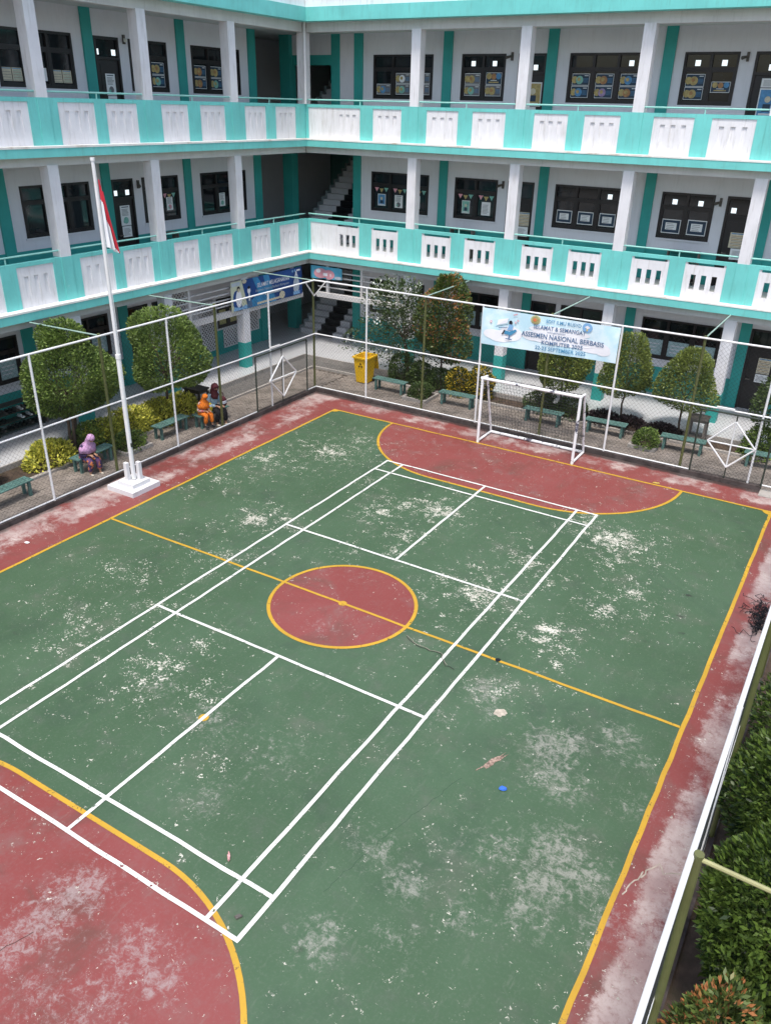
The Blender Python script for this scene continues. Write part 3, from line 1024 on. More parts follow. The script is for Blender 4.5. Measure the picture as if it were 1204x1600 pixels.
def window(W, u0, u1, z0, z1, n, content=None, floor=3, squares=()):
    dw = DW[W]
    b = MB()
    fr, mu = 0.065, 0.085
    zt = z0 + (z1 - z0) * 0.69
    D0, D1 = dw - 0.08, dw + 0.018
    wb(b, W, u0, u1, D0, D1, z0, z0 + fr)
    wb(b, W, u0, u1, D0, D1, z1 - fr, z1)
    e = [u0, u0 + fr]
    sw = (u1 - u0 - 2 * fr - (n - 1) * mu) / n
    sash = []
    wb(b, W, u0, u0 + fr, D0, D1, z0 + fr, z1 - fr)
    wb(b, W, u1 - fr, u1, D0, D1, z0 + fr, z1 - fr)
    for i in range(n):
        a = u0 + fr + i * (sw + mu)
        sash.append((a, a + sw))
        wb(b, W, a, a + sw, D0, D1 - 0.004, zt - 0.04, zt + 0.04)
        # sash stiles
        for (p, q) in ((a, a + 0.045), (a + sw - 0.045, a + sw)):
            wb(b, W, p, q, D0 + 0.01, D1 - 0.012, z0 + fr, zt - 0.04)
        wb(b, W, a + .045, a + sw - .045, D0 + 0.01, D1 - 0.012, z0 + fr, z0 + fr + 0.045)
        wb(b, W, a + .045, a + sw - .045, D0 + 0.01, D1 - 0.012, zt - 0.085, zt - 0.04)
        if i < n - 1:
            wb(b, W, a + sw, a + sw + mu, D0, D1, z0 + fr, z1 - fr)
    wn_ = b.build('window', 'frame', bld)
    pd = dw - 0.045
    for i, (a, c) in enumerate(sash):
        for (p, q) in ((z0 + fr, zt - 0.04), (zt + 0.04, z1 - fr)):
            b = MB()
            wb(b, W, a, c, pd - 0.012, pd, p, q)
            b.build('pane', 'glass', wn_)
    sill = MB()
    wb(sill, W, u0 - 0.04, u1 + 0.04, dw - 0.01, dw + 0.05, z0 - 0.05, z0 - 0.002)
    sill.build('sill', 'wall', wn_)
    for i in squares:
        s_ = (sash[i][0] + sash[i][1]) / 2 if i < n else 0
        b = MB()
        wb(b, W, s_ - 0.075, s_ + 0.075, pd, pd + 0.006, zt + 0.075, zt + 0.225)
        b.build('daylight_glow_square', 'daylight_glow', wn_)  # glowing plate on the glass, imitating daylight from the far side of the room
    if content:
        for i, items in enumerate(content):
            if i >= n or items is None:
                continue
            a, c = sash[i]
            a, c = a + .05, c - .05
            zb, zc = z0 + fr + .05, zt - .09
            for k_, it in enumerate(items):
                st, ci, f0, f1 = it[0], it[1], it[2], it[3]
                g0, g1 = (it[4], it[5]) if len(it) > 4 else (0.02, 0.98)
                if st == 'bunting':
                    bunting(W, a, c, zb + (zc - zb) * f1, pd + .004, wn_)
                elif st == 'pale':
                    m_ = MB()
                    wb(m_, W, a, c, pd + .001, pd + .006, zb + (zc - zb) * f0, zb + (zc - zb) * f1)
                    for r_ in range(3):
                        zz = zb + (zc - zb) * (f0 + (f1 - f0) * (.25 + .22 * r_))
                        rect(m_, W, a + (c - a) * .12, c - (c - a) * random.uniform(.1, .4), zz, zz + .03, pd + .008, 1)
                    m_.build('poster', ['ppale', 'wall'], wn_)
                elif st == 'curtain':
                    m_ = MB()
                    wb(m_, W, a - .05, c + .05, pd + .001, pd + .006, zb - .04, zb + (zc - zb) * 1.0)
                    m_.build('curtain', 'curtain', wn_)
                else:
                    poster(W, a + (c - a) * g0, a + (c - a) * g1, zb + (zc - zb) * f0, zb + (zc - zb) * f1, pd + .002, wn_, st, ci)
    return wn_


def door(W, u0, u1, z0, z1, items=(), squares=(), floor=3):
    dw = DW[W]
    b = MB()
    fr = 0.07
    D0, D1 = dw - 0.09, dw + 0.02
    zt = z0 + 2.08
    wb(b, W, u0, u0 + fr, D0, D1, z0, z1)
    wb(b, W, u1 - fr, u1, D0, D1, z0, z1)
    wb(b, W, u0 + fr, u1 - fr, D0, D1, z1 - fr, z1)
    wb(b, W, u0 + fr, u1 - fr, D0, D1, zt, zt + .07)
    dr = b.build('door', 'frame', bld)
    b = MB()
    wb(b, W, u0 + fr, u1 - fr, dw - 0.07, dw - 0.03, z0 + .01, zt)
    wb(b, W, u0 + fr + .1, u1 - fr - .1, dw - 0.03, dw - 0.02, z0 + .15, z0 + .95)
    wb(b, W, u0 + fr + .1, u1 - fr - .1, dw - 0.03, dw - 0.02, z0 + 1.1, zt - .12)
    b.build('leaf', 'frame2', dr)
    b = MB()
    wb(b, W, u0 + fr, u1 - fr, dw - 0.06, dw - 0.045, zt + .07, z1 - fr)
    b.build('pane', 'glass', dr)
    b = MB()
    b.tube(pt(W, u0 + .14, dw - .02, z0 + 1.02), pt(W, u0 + .14, dw + .04, z0 + 1.02), 0.025, 8)
    b.tube(pt(W, u0 + .14, dw + .03, z0 + 1.02), pt(W, u0 + .26, dw + .03, z0 + 1.02), 0.014, 6)
    b.build('handle', 'grey_wood', dr)
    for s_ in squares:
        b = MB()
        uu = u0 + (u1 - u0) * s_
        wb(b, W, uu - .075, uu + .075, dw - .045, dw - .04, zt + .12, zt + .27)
        b.build('daylight_glow_square', 'daylight_glow', dr)  # glowing plate over the door, daylight from behind put into its emission
    for (st, ci, a, c, p, q) in items:
        w = u1 - u0
        poster(W, u0 + w * a, u0 + w * c, z0 + p, z0 + q, dw - .018, dr, st, ci)
    return dr


def pilaster(W, u0, u1, z0, z1):
    b = MB()
    dw = DW[W]
    wb(b, W, u0, u1, dw - .1, dw + .07, z0, z1)
    b.build('pilaster', 'teal_wall', bld)


def wains(W, ulo, uhi, z0, z1, gaps):
    b = MB()
    cur = ulo
    for a, c in sorted(gaps):
        if a > cur:
            wb(b, W, cur, a, DW[W] - .02, DW[W] + .012, z0, z1)
        cur = c
    wb(b, W, cur, uhi, DW[W] - .02, DW[W] + .012, z0, z1)
    b.build('wainscot', 'teal_wall', bld)


def lamp(W, u, z, pale=False):
    b = MB()
    dw = DW[W]
    wb(b, W, u - .035, u + .035, dw, dw + .06, z - .08, z + .16, 0)
    b.tube(pt(W, u, dw + .05, z + .05), pt(W, u - .12, dw + .22, z), .03, 8, .05, 1 if pale else 0)
    b.build('wall_lamp', ['lamp', 'lamp_pale'], bld)


def planets(rows, ci, grey=False):
    st = 'planet_grey' if grey else 'planet'
    out = []
    if rows == 2:
        out.append((st, ci[0], 0.04, 0.48))
        out.append((st, ci[1], 0.50, 0.94))
    else:
        out.append((st, ci[0], 0.04, 0.48))
    return out


# ---------- top floor
Z0, Z1 = 9.13, 10.52
zf, zc = FLOOR[3], 11.19
WL3, WB3 = [], []
wall('L', -6, 14.05, zf, zc, [(3.95, 6.42, Z0, Z1), (7.20, 8.12, zf, Z1), (8.50, 10.06, Z0, Z1), (11.15, 13.53, Z0, Z1), (0.6, 3.0, Z0, Z1)])
wall('B', -10.75, 12, zf, zc, [(-9.96, -7.53, Z0, Z1), (-6.43, -4.82, Z0, Z1), (-4.37, -3.41, zf, Z1), (-2.63, -0.25, Z0, Z1), (0.91, 2.46, Z0, Z1), (2.89, 3.83, zf, Z1), (4.8, 7.2, Z0, Z1)])
lst = [('list', 8, .04, .46, .0, .48), ('list', 5, .04, .46, .52, 1.0)]
window('L', 3.95, 6.42, Z0, Z1, 3, [lst, [('text', 0, .08, .5)], lst])
window('L', 0.6, 3.0, Z0, Z1, 3, [lst, None, lst])
window('L', 8.50, 10.06, Z0, Z1, 2, [planets(2, (3, 3)), planets(2, (5, 3))])
window('L', 11.15, 13.53, Z0, Z1, 3, [planets(2, (2, 2)), planets(2, (5, 3)), None])
door('L', 7.20, 8.12, zf, Z1, [('letter', 7, .34, .72, 1.15, 1.72), ('text', 0, .36, .72, .78, 1.13)], (.12, .8))
window('B', -9.96, -7.53, Z0, Z1, 3, [planets(1, (4,), True), planets(2, (5, 0), True), planets(2, (2, 2), True)])
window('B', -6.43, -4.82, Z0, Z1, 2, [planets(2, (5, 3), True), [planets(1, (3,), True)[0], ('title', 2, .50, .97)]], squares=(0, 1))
door('B', -4.37, -3.41, zf, Z1, [('photo', 3, .3, .92, 1.15, 1.85), ('text', 0, .36, .76, .7, 1.13)], (.62,))
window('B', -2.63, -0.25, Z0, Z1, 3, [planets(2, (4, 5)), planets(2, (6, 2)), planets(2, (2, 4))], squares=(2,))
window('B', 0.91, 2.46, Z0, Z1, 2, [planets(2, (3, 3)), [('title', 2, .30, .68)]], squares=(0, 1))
door('B', 2.89, 3.83, zf, Z1, [('photo', 4, .3, .85, 1.0, 1.75), ('text', 0, .3, .8, 1.77, 2.0)], (.5,))
window('B', 4.8, 7.2, Z0, Z1, 3, [planets(2, (4, 5)), planets(2, (6, 2)), planets(2, (2, 4))])
for u0, u1 in ((6.80, 7.14), (10.50, 10.85), (13.98, 14.35), (3.18, 3.53)):
    pilaster('L', u0, u1, zf, zc)
for u0, u1 in ((-10.76, -10.40), (-7.13, -6.79), (-3.39, -3.05), (0.28, 0.62), (3.92, 4.26)):
    pilaster('B', u0, u1, zf, zc)
lamp('L', 8.33, 10.45, True)
lamp('B', -4.6, 10.4)
lamp('B', 2.68, 10.35)
# ---------- middle floor
Z0, Z1 = 5.30, 6.68
zf, zc = FLOOR[2], 7.49
wall('L', -6, 14.05, zf, zc, [(3.96, 6.36, Z0, Z1), (7.20, 8.08, zf, Z1), (8.46, 10.07, Z0, Z1), (11.15, 13.53, Z0, Z1), (0.6, 2.9, Z0, Z1)])
wall('B', -10.75, 12, zf, zc, [(-9.98, -7.50, Z0, Z1), (-6.43, -4.76, Z0, Z1), (-4.37, -3.40, zf, Z1), (-2.64, -0.36, Z0, Z1), (0.92, 2.55, Z0, Z1), (2.90, 3.83, zf, Z1), (4.8, 7.2, Z0, Z1)])
window('L', 3.96, 6.36, Z0, Z1, 3)
window('L', 0.6, 2.9, Z0, Z1, 3)
window('L', 8.46, 10.07, Z0, Z1, 2, [[('letter', 2, .25, .8, .12, .6)], [('letter', 9, .25, .8, .25, .72), ('bunting', 0, 0, 1.0)]])
window('L', 11.15, 13.53, Z0, Z1, 3, [None, [('letter', 5, .15, .75, .1, .6)], None])
door('L', 7.20, 8.08, zf, Z1, [('letter', 5, .3, .75, 1.3, 1.9), ('text', 0, .32, .74, .95, 1.28)], (.2, .75))
window('B', -9.98, -7.50, Z0, Z1, 3, [[('photo', 4, .1, .66, .25, .8), ('bunting', 0, 0, 1.0)], [('letter', 7, .06, .66, .15, .7), ('bunting', 0, 0, 1.0)], [('letter', 4, .1, .7, .1, .6), ('bunting', 0, 0, 1.0)]])
window('B', -6.43, -4.76, Z0, Z1, 2, [[('photo', 5, .1, .68, .3, .8), ('bunting', 0, 0, 1.0)], [('text', 0, .08, .68, .25, .8), ('bunting', 0, 0, 1.0)]])
door('B', -4.37, -3.40, zf, Z1, [('list', 2, .35, .95, 1.25, 1.7), ('text', 0, .4, .9, .9, 1.22)], ())
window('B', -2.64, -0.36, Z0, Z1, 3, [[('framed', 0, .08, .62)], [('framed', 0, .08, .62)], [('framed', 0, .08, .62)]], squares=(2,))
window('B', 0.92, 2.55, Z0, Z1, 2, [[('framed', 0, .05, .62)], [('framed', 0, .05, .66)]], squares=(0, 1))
door('B', 2.90, 3.83, zf, Z1, [('list', 2, .3, .95, 1.2, 1.65), ('text', 0, .4, .95, .85, 1.18)], (.25,))
window('B', 4.8, 7.2, Z0, Z1, 3, [[('framed', 0, .08, .62)], [('framed', 0, .08, .62)], None])
for u0, u1 in ((6.84, 7.16), (10.36, 10.68), (14.03, 14.40), (3.18, 3.52)):
    pilaster('L', u0, u1, zf, zc)
for u0, u1 in ((-10.78, -10.45), (-7.06, -6.74), (-3.24, -2.92), (0.35, 0.67), (3.92, 4.24)):
    pilaster('B', u0, u1, zf, zc)
wains('L', -6, 14.05, zf, 4.97, [(7.20, 8.08)] + [(6.84, 7.16), (10.36, 10.68)])
wains('B', -10.75, 12, zf, 4.97, [(-4.37, -3.40), (2.90, 3.83), (-7.06, -6.74), (-3.24, -2.92), (0.35, 0.67), (3.92, 4.24)])
lamp('L', 8.28, 6.45)
lamp('B', -4.55, 6.5)
lamp('B', 2.72, 6.45)
# ---------- ground floor
Z0, Z1 = 1.40, 2.74
zf, zc = FLOOR[1], 3.63
wall('L', -6, 14.05, zf, zc, [(3.95, 6.40, Z0, Z1), (0.7, 3.03, Z0, Z1), (7.22, 8.13, zf, Z1), (8.33, 8.81, Z0 + .2, Z1), (11.50, 12.75, 1.2, 2.3)])
wall('B', -10.75, 12, zf, zc, [(-9.98, -7.50, Z0, Z1), (-5.96, -4.37, Z0, Z1), (-3.08, -2.14, zf, Z1), (-1.95, -0.44, Z0, Z1), (0.96, 3.56, Z0, Z1), (4.42, 5.4, zf, Z1 + .1), (6.0, 8.2, Z0, Z1)])
pale = [('pale', 0, 0.0, .72)]
window('L', 3.95, 6.40, Z0, Z1, 3, [None, None, pale])
window('L', 0.7, 3.03, Z0, Z1, 3, [pale, pale, pale])
door('L', 7.22, 8.13, zf, Z1)
window('L', 8.33, 8.81, Z0 + .2, Z1, 1)
window('L', 11.50, 12.75, 1.2, 2.3, 2, [[('curtain', 0, 0, 1)], [('curtain', 0, 0, 1)]])
window('B', -9.98, -7.50, Z0, Z1, 3, [pale, pale, pale])
window('B', -5.96, -4.37, Z0, Z1, 2, [pale, pale])
door('B', -3.08, -2.14, zf, Z1)
window('B', -1.95, -0.44, Z0, Z1, 2)
window('B', 0.96, 3.56, Z0, Z1, 3, [pale, pale, pale])
door('B', 4.42, 5.4, zf, Z1 + .1, [('list', 2, .40, .8, 1.25, 1.75), ('text', 0, .40, .8, .95, 1.22)])
window('B', 6.0, 8.2, Z0, Z1, 3)
for u0, u1 in ((6.84, 7.20), (3.20, 3.58), (14.03, 14.40)):
    pilaster('L', u0, u1, zf, zc)
for u0, u1 in ((-10.78, -10.45), (-7.06, -6.74), (-3.42, -3.09), (0.37, 0.69), (4.09, 4.41)):
    pilaster('B', u0, u1, zf, zc)
wains('L', -6, 14.05, zf, 1.12, [(7.22, 8.13), (3.20, 3.58), (6.84, 7.20)])
wains('B', -10.75, 12, zf, 1.12, [(-3.08, -2.14), (4.42, 5.4), (-7.06, -6.74), (-3.42, -3.09), (0.37, 0.69), (4.09, 4.41)])


def lattice(W, u0, u1, z0, z1):
    dw = DW[W]
    b = MB()
    wb(b, W, u0, u1, dw + .012, dw + .02, z0, z1, 1)
    st = 0.15
    d = dw + .035
    for sg in (1, -1):
        c = -3.0
        while c < 6.0:
            # line z - z0 = sg*(u-u0) + c, clipped to the panel
            pts = []
            for uu in (u0, u1):
                zz = z0 + sg * (uu - u0) + c
                if z0 <= zz <= z1:
                    pts.append((uu, zz))
            for zz in (z0, z1):
                uu = u0 + sg * (zz - z0 - c)
                if u0 < uu < u1:
                    pts.append((uu, zz))
            if len(pts) >= 2:
                (a, p), (e, q) = pts[0], pts[1]
                if abs(a - e) > .03:
                    b.tube(pt(W, a, d, p), pt(W, e, d, q), .022, 4, mi=0, caps=False)
            c += st
    for (a, c_, p, q) in ((u0, u1, z0, z0 + .03), (u0, u1, z1 - .03, z1), (u0, u0 + .03, z0 + .03, z1 - .03), (u1 - .03, u1, z0 + .03, z1 - .03)):
        wb(b, W, a, c_, dw + .02, dw + .05, p, q, 0)
    b.build('lattice_panel', ['white_col', 'black'], bld)


lattice('L', 10.55, 11.35, 0.45, 2.30)
lattice('L', 11.75, 12.55, 0.42, 1.12)
lattice('L', 13.15, 13.85, 0.75, 2.40)
lattice('L', 9.1, 9.9, 1.5, 2.9)
# open grille of bars over the ground floor bays next to the corner
for W, a, c in (('L', 7.40, YB0 - 0.35), ('B', XL0 + .35, -7.27)):
    b = MB()
    for z in (3.16, 2.97, 2.78, 2.57):
        b.tube(pt(W, a, -0.12, z), pt(W, c, -0.12, z), 0.026, 6)
    for k_ in range(3):
        u = a + (c - a) * (0.12 + 0.40 * k_)
        wb(b, W, u - .05, u + .05, -.17, -.07, 2.36, 3.40)
    wb(b, W, a, c, -.22, -.02, 2.18, 2.36)
    b.build('grille', 'beam', bld)

# ---------- stair hall in the corner
b = MB()
b.box(-10.75, -10.60, 16.86, 23, 0.2, 11.19)
b.box(-19, -10.60, 23, 23.2, 0.2, 11.19)
b.box(-19.2, -19, -6, 23.2, 0.2, 11.19)
b.box(-19, -13.66, 14.05, 14.20, 0.2, 11.19)
b.build('stair_hall_wall', 'hall_teal', bld)
for zf, zc in ((0.2, 3.63), (4.0, 7.49), (7.85, 11.19)):
    b = MB()
    b.box(-14.05, -13.60, 16.5, 16.9, zf, zc)
    b.build('hall_column', 'teal_wall', bld)
    b = MB()
    b.box(-16.2, -16.05, 14.3, 17.5, zf, zf + 2.15)
    b.build('hall_door', 'frame2', bld)
    b = MB()
    b.box(-16.25, -16.2, 14.2, 22.9, zf, zc)
    b.build('hall_wall', 'wall', bld)
# lintel above the stair on the top floor
b = MB()
b.box(-13.60, -11.80, 16.70, 16.86, 10.20, 10.53)
b.box(-11.80, -11.42, 16.68, 16.88, 7.85, 11.19)
b.build('stair_lintel', 'teal_wall', bld)
b = MB()
b.box(-13.60, -11.80, 16.71, 16.85, 10.53, 11.19)
b.box(-11.42, -10.76, 16.71, 16.85, 7.85, 11.19)
b.build('stair_lintel_wall', 'wall', bld)
for zf in (0.2, 4.0, 7.85):
    st = MB()
    # sloping body under the steps
    n = 14 if zf > 7 else 19
    ytop, ztop = 16.1 + .29 * n, zf + .2 * n
    st.add([(x, y, z) for x in (-13.05, -10.95) for (y, z) in ((16.15, zf + .001), (16.6, zf + .001), (ytop, ztop - .35), (ytop, ztop - .12))],
           [(0, 1, 2, 3), (7, 6, 5, 4), (0, 4, 5, 1), (1, 5, 6, 2), (2, 6, 7, 3), (3, 7, 4, 0)])
    sc_ = st.build('staircase', 'wall', bld)
    for k_ in range(n):
        y0, y1 = 16.1 + .29 * k_, 16.1 + .29 * (k_ + 1) + .02
        z0, z1 = zf + .2 * k_ - (.05 if k_ else 0), zf + .2 * (k_ + 1)
        b = MB()
        b.box(-13.05, -12.20, y0, y1, z0, z1, 0)
        b.box(-12.20, -11.42, y0 - .003, y1 - .003, z0, z1 + .002, 1)
        b.box(-11.42, -10.95, y0, y1, z0, z1, 0)
        b.box(-13.14, -13.05, y0, y1, z0, z1 + .10, 2)
        b.build('step', ['step_tile', 'black', 'step_skirt'], sc_)

# ------------------------------------------------------------------ fences
HT, HM, HB = 3.76, 2.00, 0.155


def chain(mb, W, a0, a1, z0, z1, c, pitch=0.085, r=0.0021):
    """diamond wire mesh in a vertical plane; W 'x' runs along x at y=c, 'y' along y at x=c"""
    H = z1 - z0
    for sg in (1, -1):
        s = a0 - H
        while s < a1 + H:
            # z = z0 + sg*(a - s) ; a from clip
            if sg > 0:
                p, q = max(a0, s), min(a1, s + H)
                zp, zq = z0 + (p - s), z0 + (q - s)
            else:
                p, q = max(a0, s - H), min(a1, s)
                zp, zq = z0 + (s - p), z0 + (s - q)
            if q - p > 0.02:
                off = 0.003 * sg
                P = (p, c + off, zp) if W == 'x' else (c + off, p, zp)
                Q = (q, c + off, zq) if W == 'x' else (c + off, q, zq)
                mb.tube(P, Q, r, 3, caps=False)
            s += pitch * 1.41


def fence(name, label, W, c, a0, a1, green, white, stays, gate=None, side=1, base=HB, stay_m='stay_pale'):
    root = empty(name, (a0, c, 0) if W == 'x' else (c, a0, 0))
    tag(root, label, 'fence')
    P = (lambda a, z, o=0: (a, c + o, z)) if W == 'x' else (lambda a, z, o=0: (c + o, a, z))
    for a in green:
        b = MB()
        b.tube(P(a, 0, .05 * side), P(a, HT + .03, .05 * side), 0.037, 12)
        b.tube(P(a, HT + .03, .05 * side), P(a, HT + .05, .05 * side), 0.040, 12)
        b.build('post', 'post_olive', root, smooth=False)
    for a in white:
        b = MB()
        b.tube(P(a, .05), P(a, HT), 0.03, 10)
        b.build('post', 'rail_white', root)
    for z in (HT, HM, base):
        b = MB()
        segs = [(a0, a1)]
        if gate and z == base:
            segs = [(a0, gate[0]), (gate[1], a1)]
        for p, q in segs:
            b.tube(P(p, z, 0.0), P(q, z, 0.0), 0.025 if z == HT else (0.023 if z == HM else 0.02), 10)
        b.build('rail', 'rail_white', root)
    b = MB()
    gs = [(a0, a1)]
    chain(b, W, a0, a1, HM, HT, c + .012)
    if gate:
        chain(b, W, a0, gate[0], base, HM, c + .012)
        chain(b, W, gate[1], a1, base, HM, c + .012)
    else:
        chain(b, W, a0, a1, base, HM, c + .012)
    b.build('wire_mesh', 'wire', root)
    for (p, q) in stays:
        b = MB()
        b.tube(p, q, 0.02, 8)
        b.build('stay_pipe', stay_m, root)
    if gate:
        g0, g1, gc, hw, hh, zc_ = gate
        b = MB()
        for a in (g0, g1):
            b.tube(P(a, .06, -.03 * side), P(a, 1.92, -.03 * side), .024, 8)
        b.tube(P(g0, 1.92, -.03 * side), P(g1, 1.92, -.03 * side), .024, 8)
        b.tube(P(g0, .1, -.03 * side), P(g1, .1, -.03 * side), .024, 8)
        b.tube(P(gc, .1, -.03 * side), P(gc, 1.92, -.03 * side), .016, 8)
        gt = b.build('gate', 'dark_metal', root)
        b = MB()
        dpts = [(gc - hw, zc_), (gc, zc_ + hh), (gc + hw, zc_), (gc, zc_ - hh)]
        for i in range(4):
            p, q = dpts[i], dpts[(i + 1) % 4]
            b.tube(P(p[0], p[1], -.07 * side), P(q[0], q[1], -.07 * side), .024, 8)
        b.tube(P(gc - hw, zc_, -.07 * side), P(gc + hw, zc_, -.07 * side), .02, 8)
        b.tube(P(gc, zc_ - hh, -.07 * side), P(gc, zc_ + hh, -.07 * side), .02, 8)
        b.build('diamond_frame', 'rail_white', gt)
        b = MB()
        chain(b, W, g0, g1, .1, 1.92, c - .03 * side, 0.07)
        b.build('wire_mesh', 'wire', gt)
        b = MB()
        b.tube(P(gc - .1, HM + .06, -.05 * side), P(gc - .55, HM + .06, -.05 * side), .02, 6)
        b.build('latch', 'rail_white', gt)
    return root


f_l = fence('chain_link_fence', 'chain link fence with white rails on the left side of the court, behind the flagpole', 'y', FX, -8.5, FY,
            [10.60, 5.87, 1.77, -2.3, -6.4], [8.20, 3.95, -0.25, -4.35], [((FX, 1.77, HT), (-11.3, 2.03, 3.60)), ((FX, 5.87, HT), (-11.3, 6.25, 3.60)), ((FX, 10.55, HT), (-11.3, 11.15, 3.62))],
            (7.42, 10.06, 8.72, .69, .67, 1.0), side=-1)
b = MB()
for dx, dy in ((0, -.45), (.45, 0)):
    b.tube((FX + .0, FY - .02, 3.25), (FX + dx, FY + dy - .02, HT - .02), .022, 8)
b.build('corner_brace', 'rail_white', f_l)
fence('chain_link_fence', 'chain link fence with white rails along the far end of the court, behind the goal', 'x', FY, FX, 7.3,
      [-4.15, -0.10, 4.06], [-6.25, -2.20, 1.92, 5.85], [((-4.15, FY, HT), (-4.56, 14.46, 3.60)), ((-0.10, FY, HT), (-0.29, 14.46, 3.60)), ((4.06, FY, HT), (4.0, 14.46, 3.62))],
      (4.34, 6.19, 5.25, .60, .64, 1.10), side=1)
fence('chain_link_fence', 'chain link fence with white rails along the right kerb, before the hedge trees', 'y', RX, -13, 9.5,
      [-6.16, -2.06, 2.04, 6.14], [-8.2, -4.1, 0.0, 4.1, 8.2], [((RX + .05, -6.16, HT), (12.0, -6.20, 3.70)), ((RX + .05, -2.06, HT), (12.0, -2.1, 3.70))], None, side=1, base=0.09, stay_m='stay_khaki')

# ------------------------------------------------------------------ goal
goal = empty('football_goal', (0, 9.4, 0))
tag(goal, 'white futsal goal with flaking paint and a dark net at the far end', 'goal')
GA, GB, GF, GK, GT, GH, GTB = -1.53, 1.40, 9.42, 10.36, 9.75, 1.98, 0.30
r_ = 0.042
b = MB()
b.tube((GA, GF, 0.01), (GA, GF, GH), r_, 10)
b.build('upright', 'goal_white', goal)
b = MB()
b.tube((GB, GF, 0.01), (GB, GF, GH), r_, 10)
b.build('upright', 'goal_white', goal)
b = MB()
b.tube((GA - r_, GF, GH), (GB + r_, GF, GH), r_, 10)
b.build('crossbar', 'goal_white', goal)
for x in (GA, GB):
    b = MB()
    b.tube((x, GF, GH), (x, GT, GH - .02), r_ * .8, 8)
    b.tube((x, GT, GH - .02), (x, GK, 0.05), r_ * .85, 8)
    b.tube((x, GF, 0.05), (x, GK, 0.05), r_ * .85, 8)
    b.build('side_frame', 'goal_white', goal)
b = MB()
b.tube((GA, GK, 0.05), (GB, GK, 0.05), r_, 10)
b.build('ground_bar', 'goal_white', goal)
b = MB()
P3 = [(GF, GH), (GT, GH - .03), (GK, .06)]
def gp(t):
    l1, l2 = .33, 1.97
    s = t * (l1 + l2)
    if s < l1:
        k_ = s / l1
        return (P3[0][0] + (P3[1][0] - P3[0][0]) * k_, P3[0][1] + (P3[1][1] - P3[0][1]) * k_)
    k_ = (s - l1) / l2
    sag = .10 * math.sin(math.pi * k_)
    return (P3[1][0] + (P3[2][0] - P3[1][0]) * k_ + sag, P3[1][1] + (P3[2][1] - P3[1][1]) * k_)
NXX, NTT = 30, 22
def nj(i, j):
    y, z = gp(j / NTT)
    x = GA + (GB - GA) * i / NXX
    return (x + .015 * math.sin(j * 1.7 + i), y + .02 * math.sin(i * 1.3 + j * .6), z + .012 * math.sin(i * 2.1 + j))
for i in range(NXX + 1):
    for j in range(NTT):
        b.tube(nj(i, j), nj(i, j + 1), .0042, 3, caps=False)
for j in range(NTT + 1):
    for i in range(NXX):
        b.tube(nj(i, j), nj(i + 1, j), .0042, 3, caps=False)
for x in (GA, GB):
    for j in range(1, 14):
        z = j * .14
        yb = GT + (GK - GT) * (1 - (z - .05) / (GH - .07))
        b.tube((x, GF, z), (x, yb, z - .03), .0042, 3, caps=False)
    for j in range(1, 7):
        y = GF + (GK - GF) * j / 7
        zt = GH if y < GT else GH * (GK - y) / (GK - GT)
        b.tube((x, y, .05), (x, y, zt), .0042, 3, caps=False)
b.build('net', 'net', goal)

# ------------------------------------------------------------------ flag pole and flag
fp = empty('flagpole', (-7.55, 1.60, 0))
tag(fp, 'tall white flagpole on a stepped white plinth beside the left fence', 'flagpole')
M['plinth'] = mat('plinth_paint', (0.66, 0.65, 0.66), 0.7, 0.1, 3, dirt=(0.42, 0.40, 0.38), dirt_amt=0.6)
PX, PY = -7.45, 1.52
b = MB()
b.box(PX - .50, PX + .42, PY - .46, PY + .46, 0.0, 0.13)
b.box(PX - .30, PX + .26, PY - .28, PY + .28, 0.13, 0.24)
b.build('plinth', 'plinth', fp)
for dx, dy in ((-.10, -.11), (.10, .11)):
    b = MB()
    b.box(PX + dx - .055, PX + dx + .055, PY + dy - .045, PY + dy + .045, .24, .72)
    b.build('plinth_post', 'plinth', fp)
b = MB()
b.tube((PX, PY, .26), (PX, PY, 3.4), .058, 14)
b.tube((PX, PY, 3.4), (PX, PY, 3.5), .066, 14)
b.tube((PX, PY, 3.5), (PX, PY, 7.72), .042, 12, .036)
b.tube((PX, PY, 7.72), (PX, PY, 7.78), .05, 10)
b.build('pole', 'rail_white', fp)
b = MB()
b.tube((PX + .045, PY + .01, 1.1), (PX + .06, PY + .02, 4.6), .006, 4)
b.tube((PX + .06, PY + .02, 4.6), (PX + .045, PY, 7.65), .006, 4)
b.build('halyard', 'rail_white', fp)
b = MB()
b.box(PX + .03, PX + .09, PY - .02, PY + .02, 1.15, 1.25)
b.build('cleat', 'dark_metal', fp)

# flag: red over white, hanging limp in folds
M['flag_red'] = mat('flag_red_cloth', (0.55, 0.035, 0.055), 0.8, 0.1)
M['flag_white'] = mat('flag_white_cloth', (0.80, 0.80, 0.82), 0.8, 0.05)
vs, fs, mi = [], [], []
NU, NV = 40, 44
Hh = 1.42
for j in range(NV + 1):
    t = j / NV
    wdt = 0.05 + 0.25 * t ** 1.2
    for i in range(NU + 1):
        s = i / NU
        fold = math.sin(s * 5.2 * math.pi) * 0.05 * (0.25 + t)
        vs.append((PX + .03 + fold * 1.0 + 0.06 * s, PY + .05 + wdt * (s ** 0.8) + .02 * math.sin(s * 7), 7.36 - Hh * t * (1 + .12 * s) - .30 * s * (1 - t)))
for j in range(NV):
    for i in range(NU):
        a = j * (NU + 1) + i
        fs.append((a, a + 1, a + NU + 2, a + NU + 1))
        s, t = (i + .5) / NU, (j + .5) / NV
        mi.append(0 if t < 0.30 + 0.9 * s ** 1.3 - .15 * (s > .88) else 1)
b = MB()
b.v, b.f, b.mi = vs, fs, mi
fl = b.build('flag', ['flag_red', 'flag_white'], None, smooth=True)
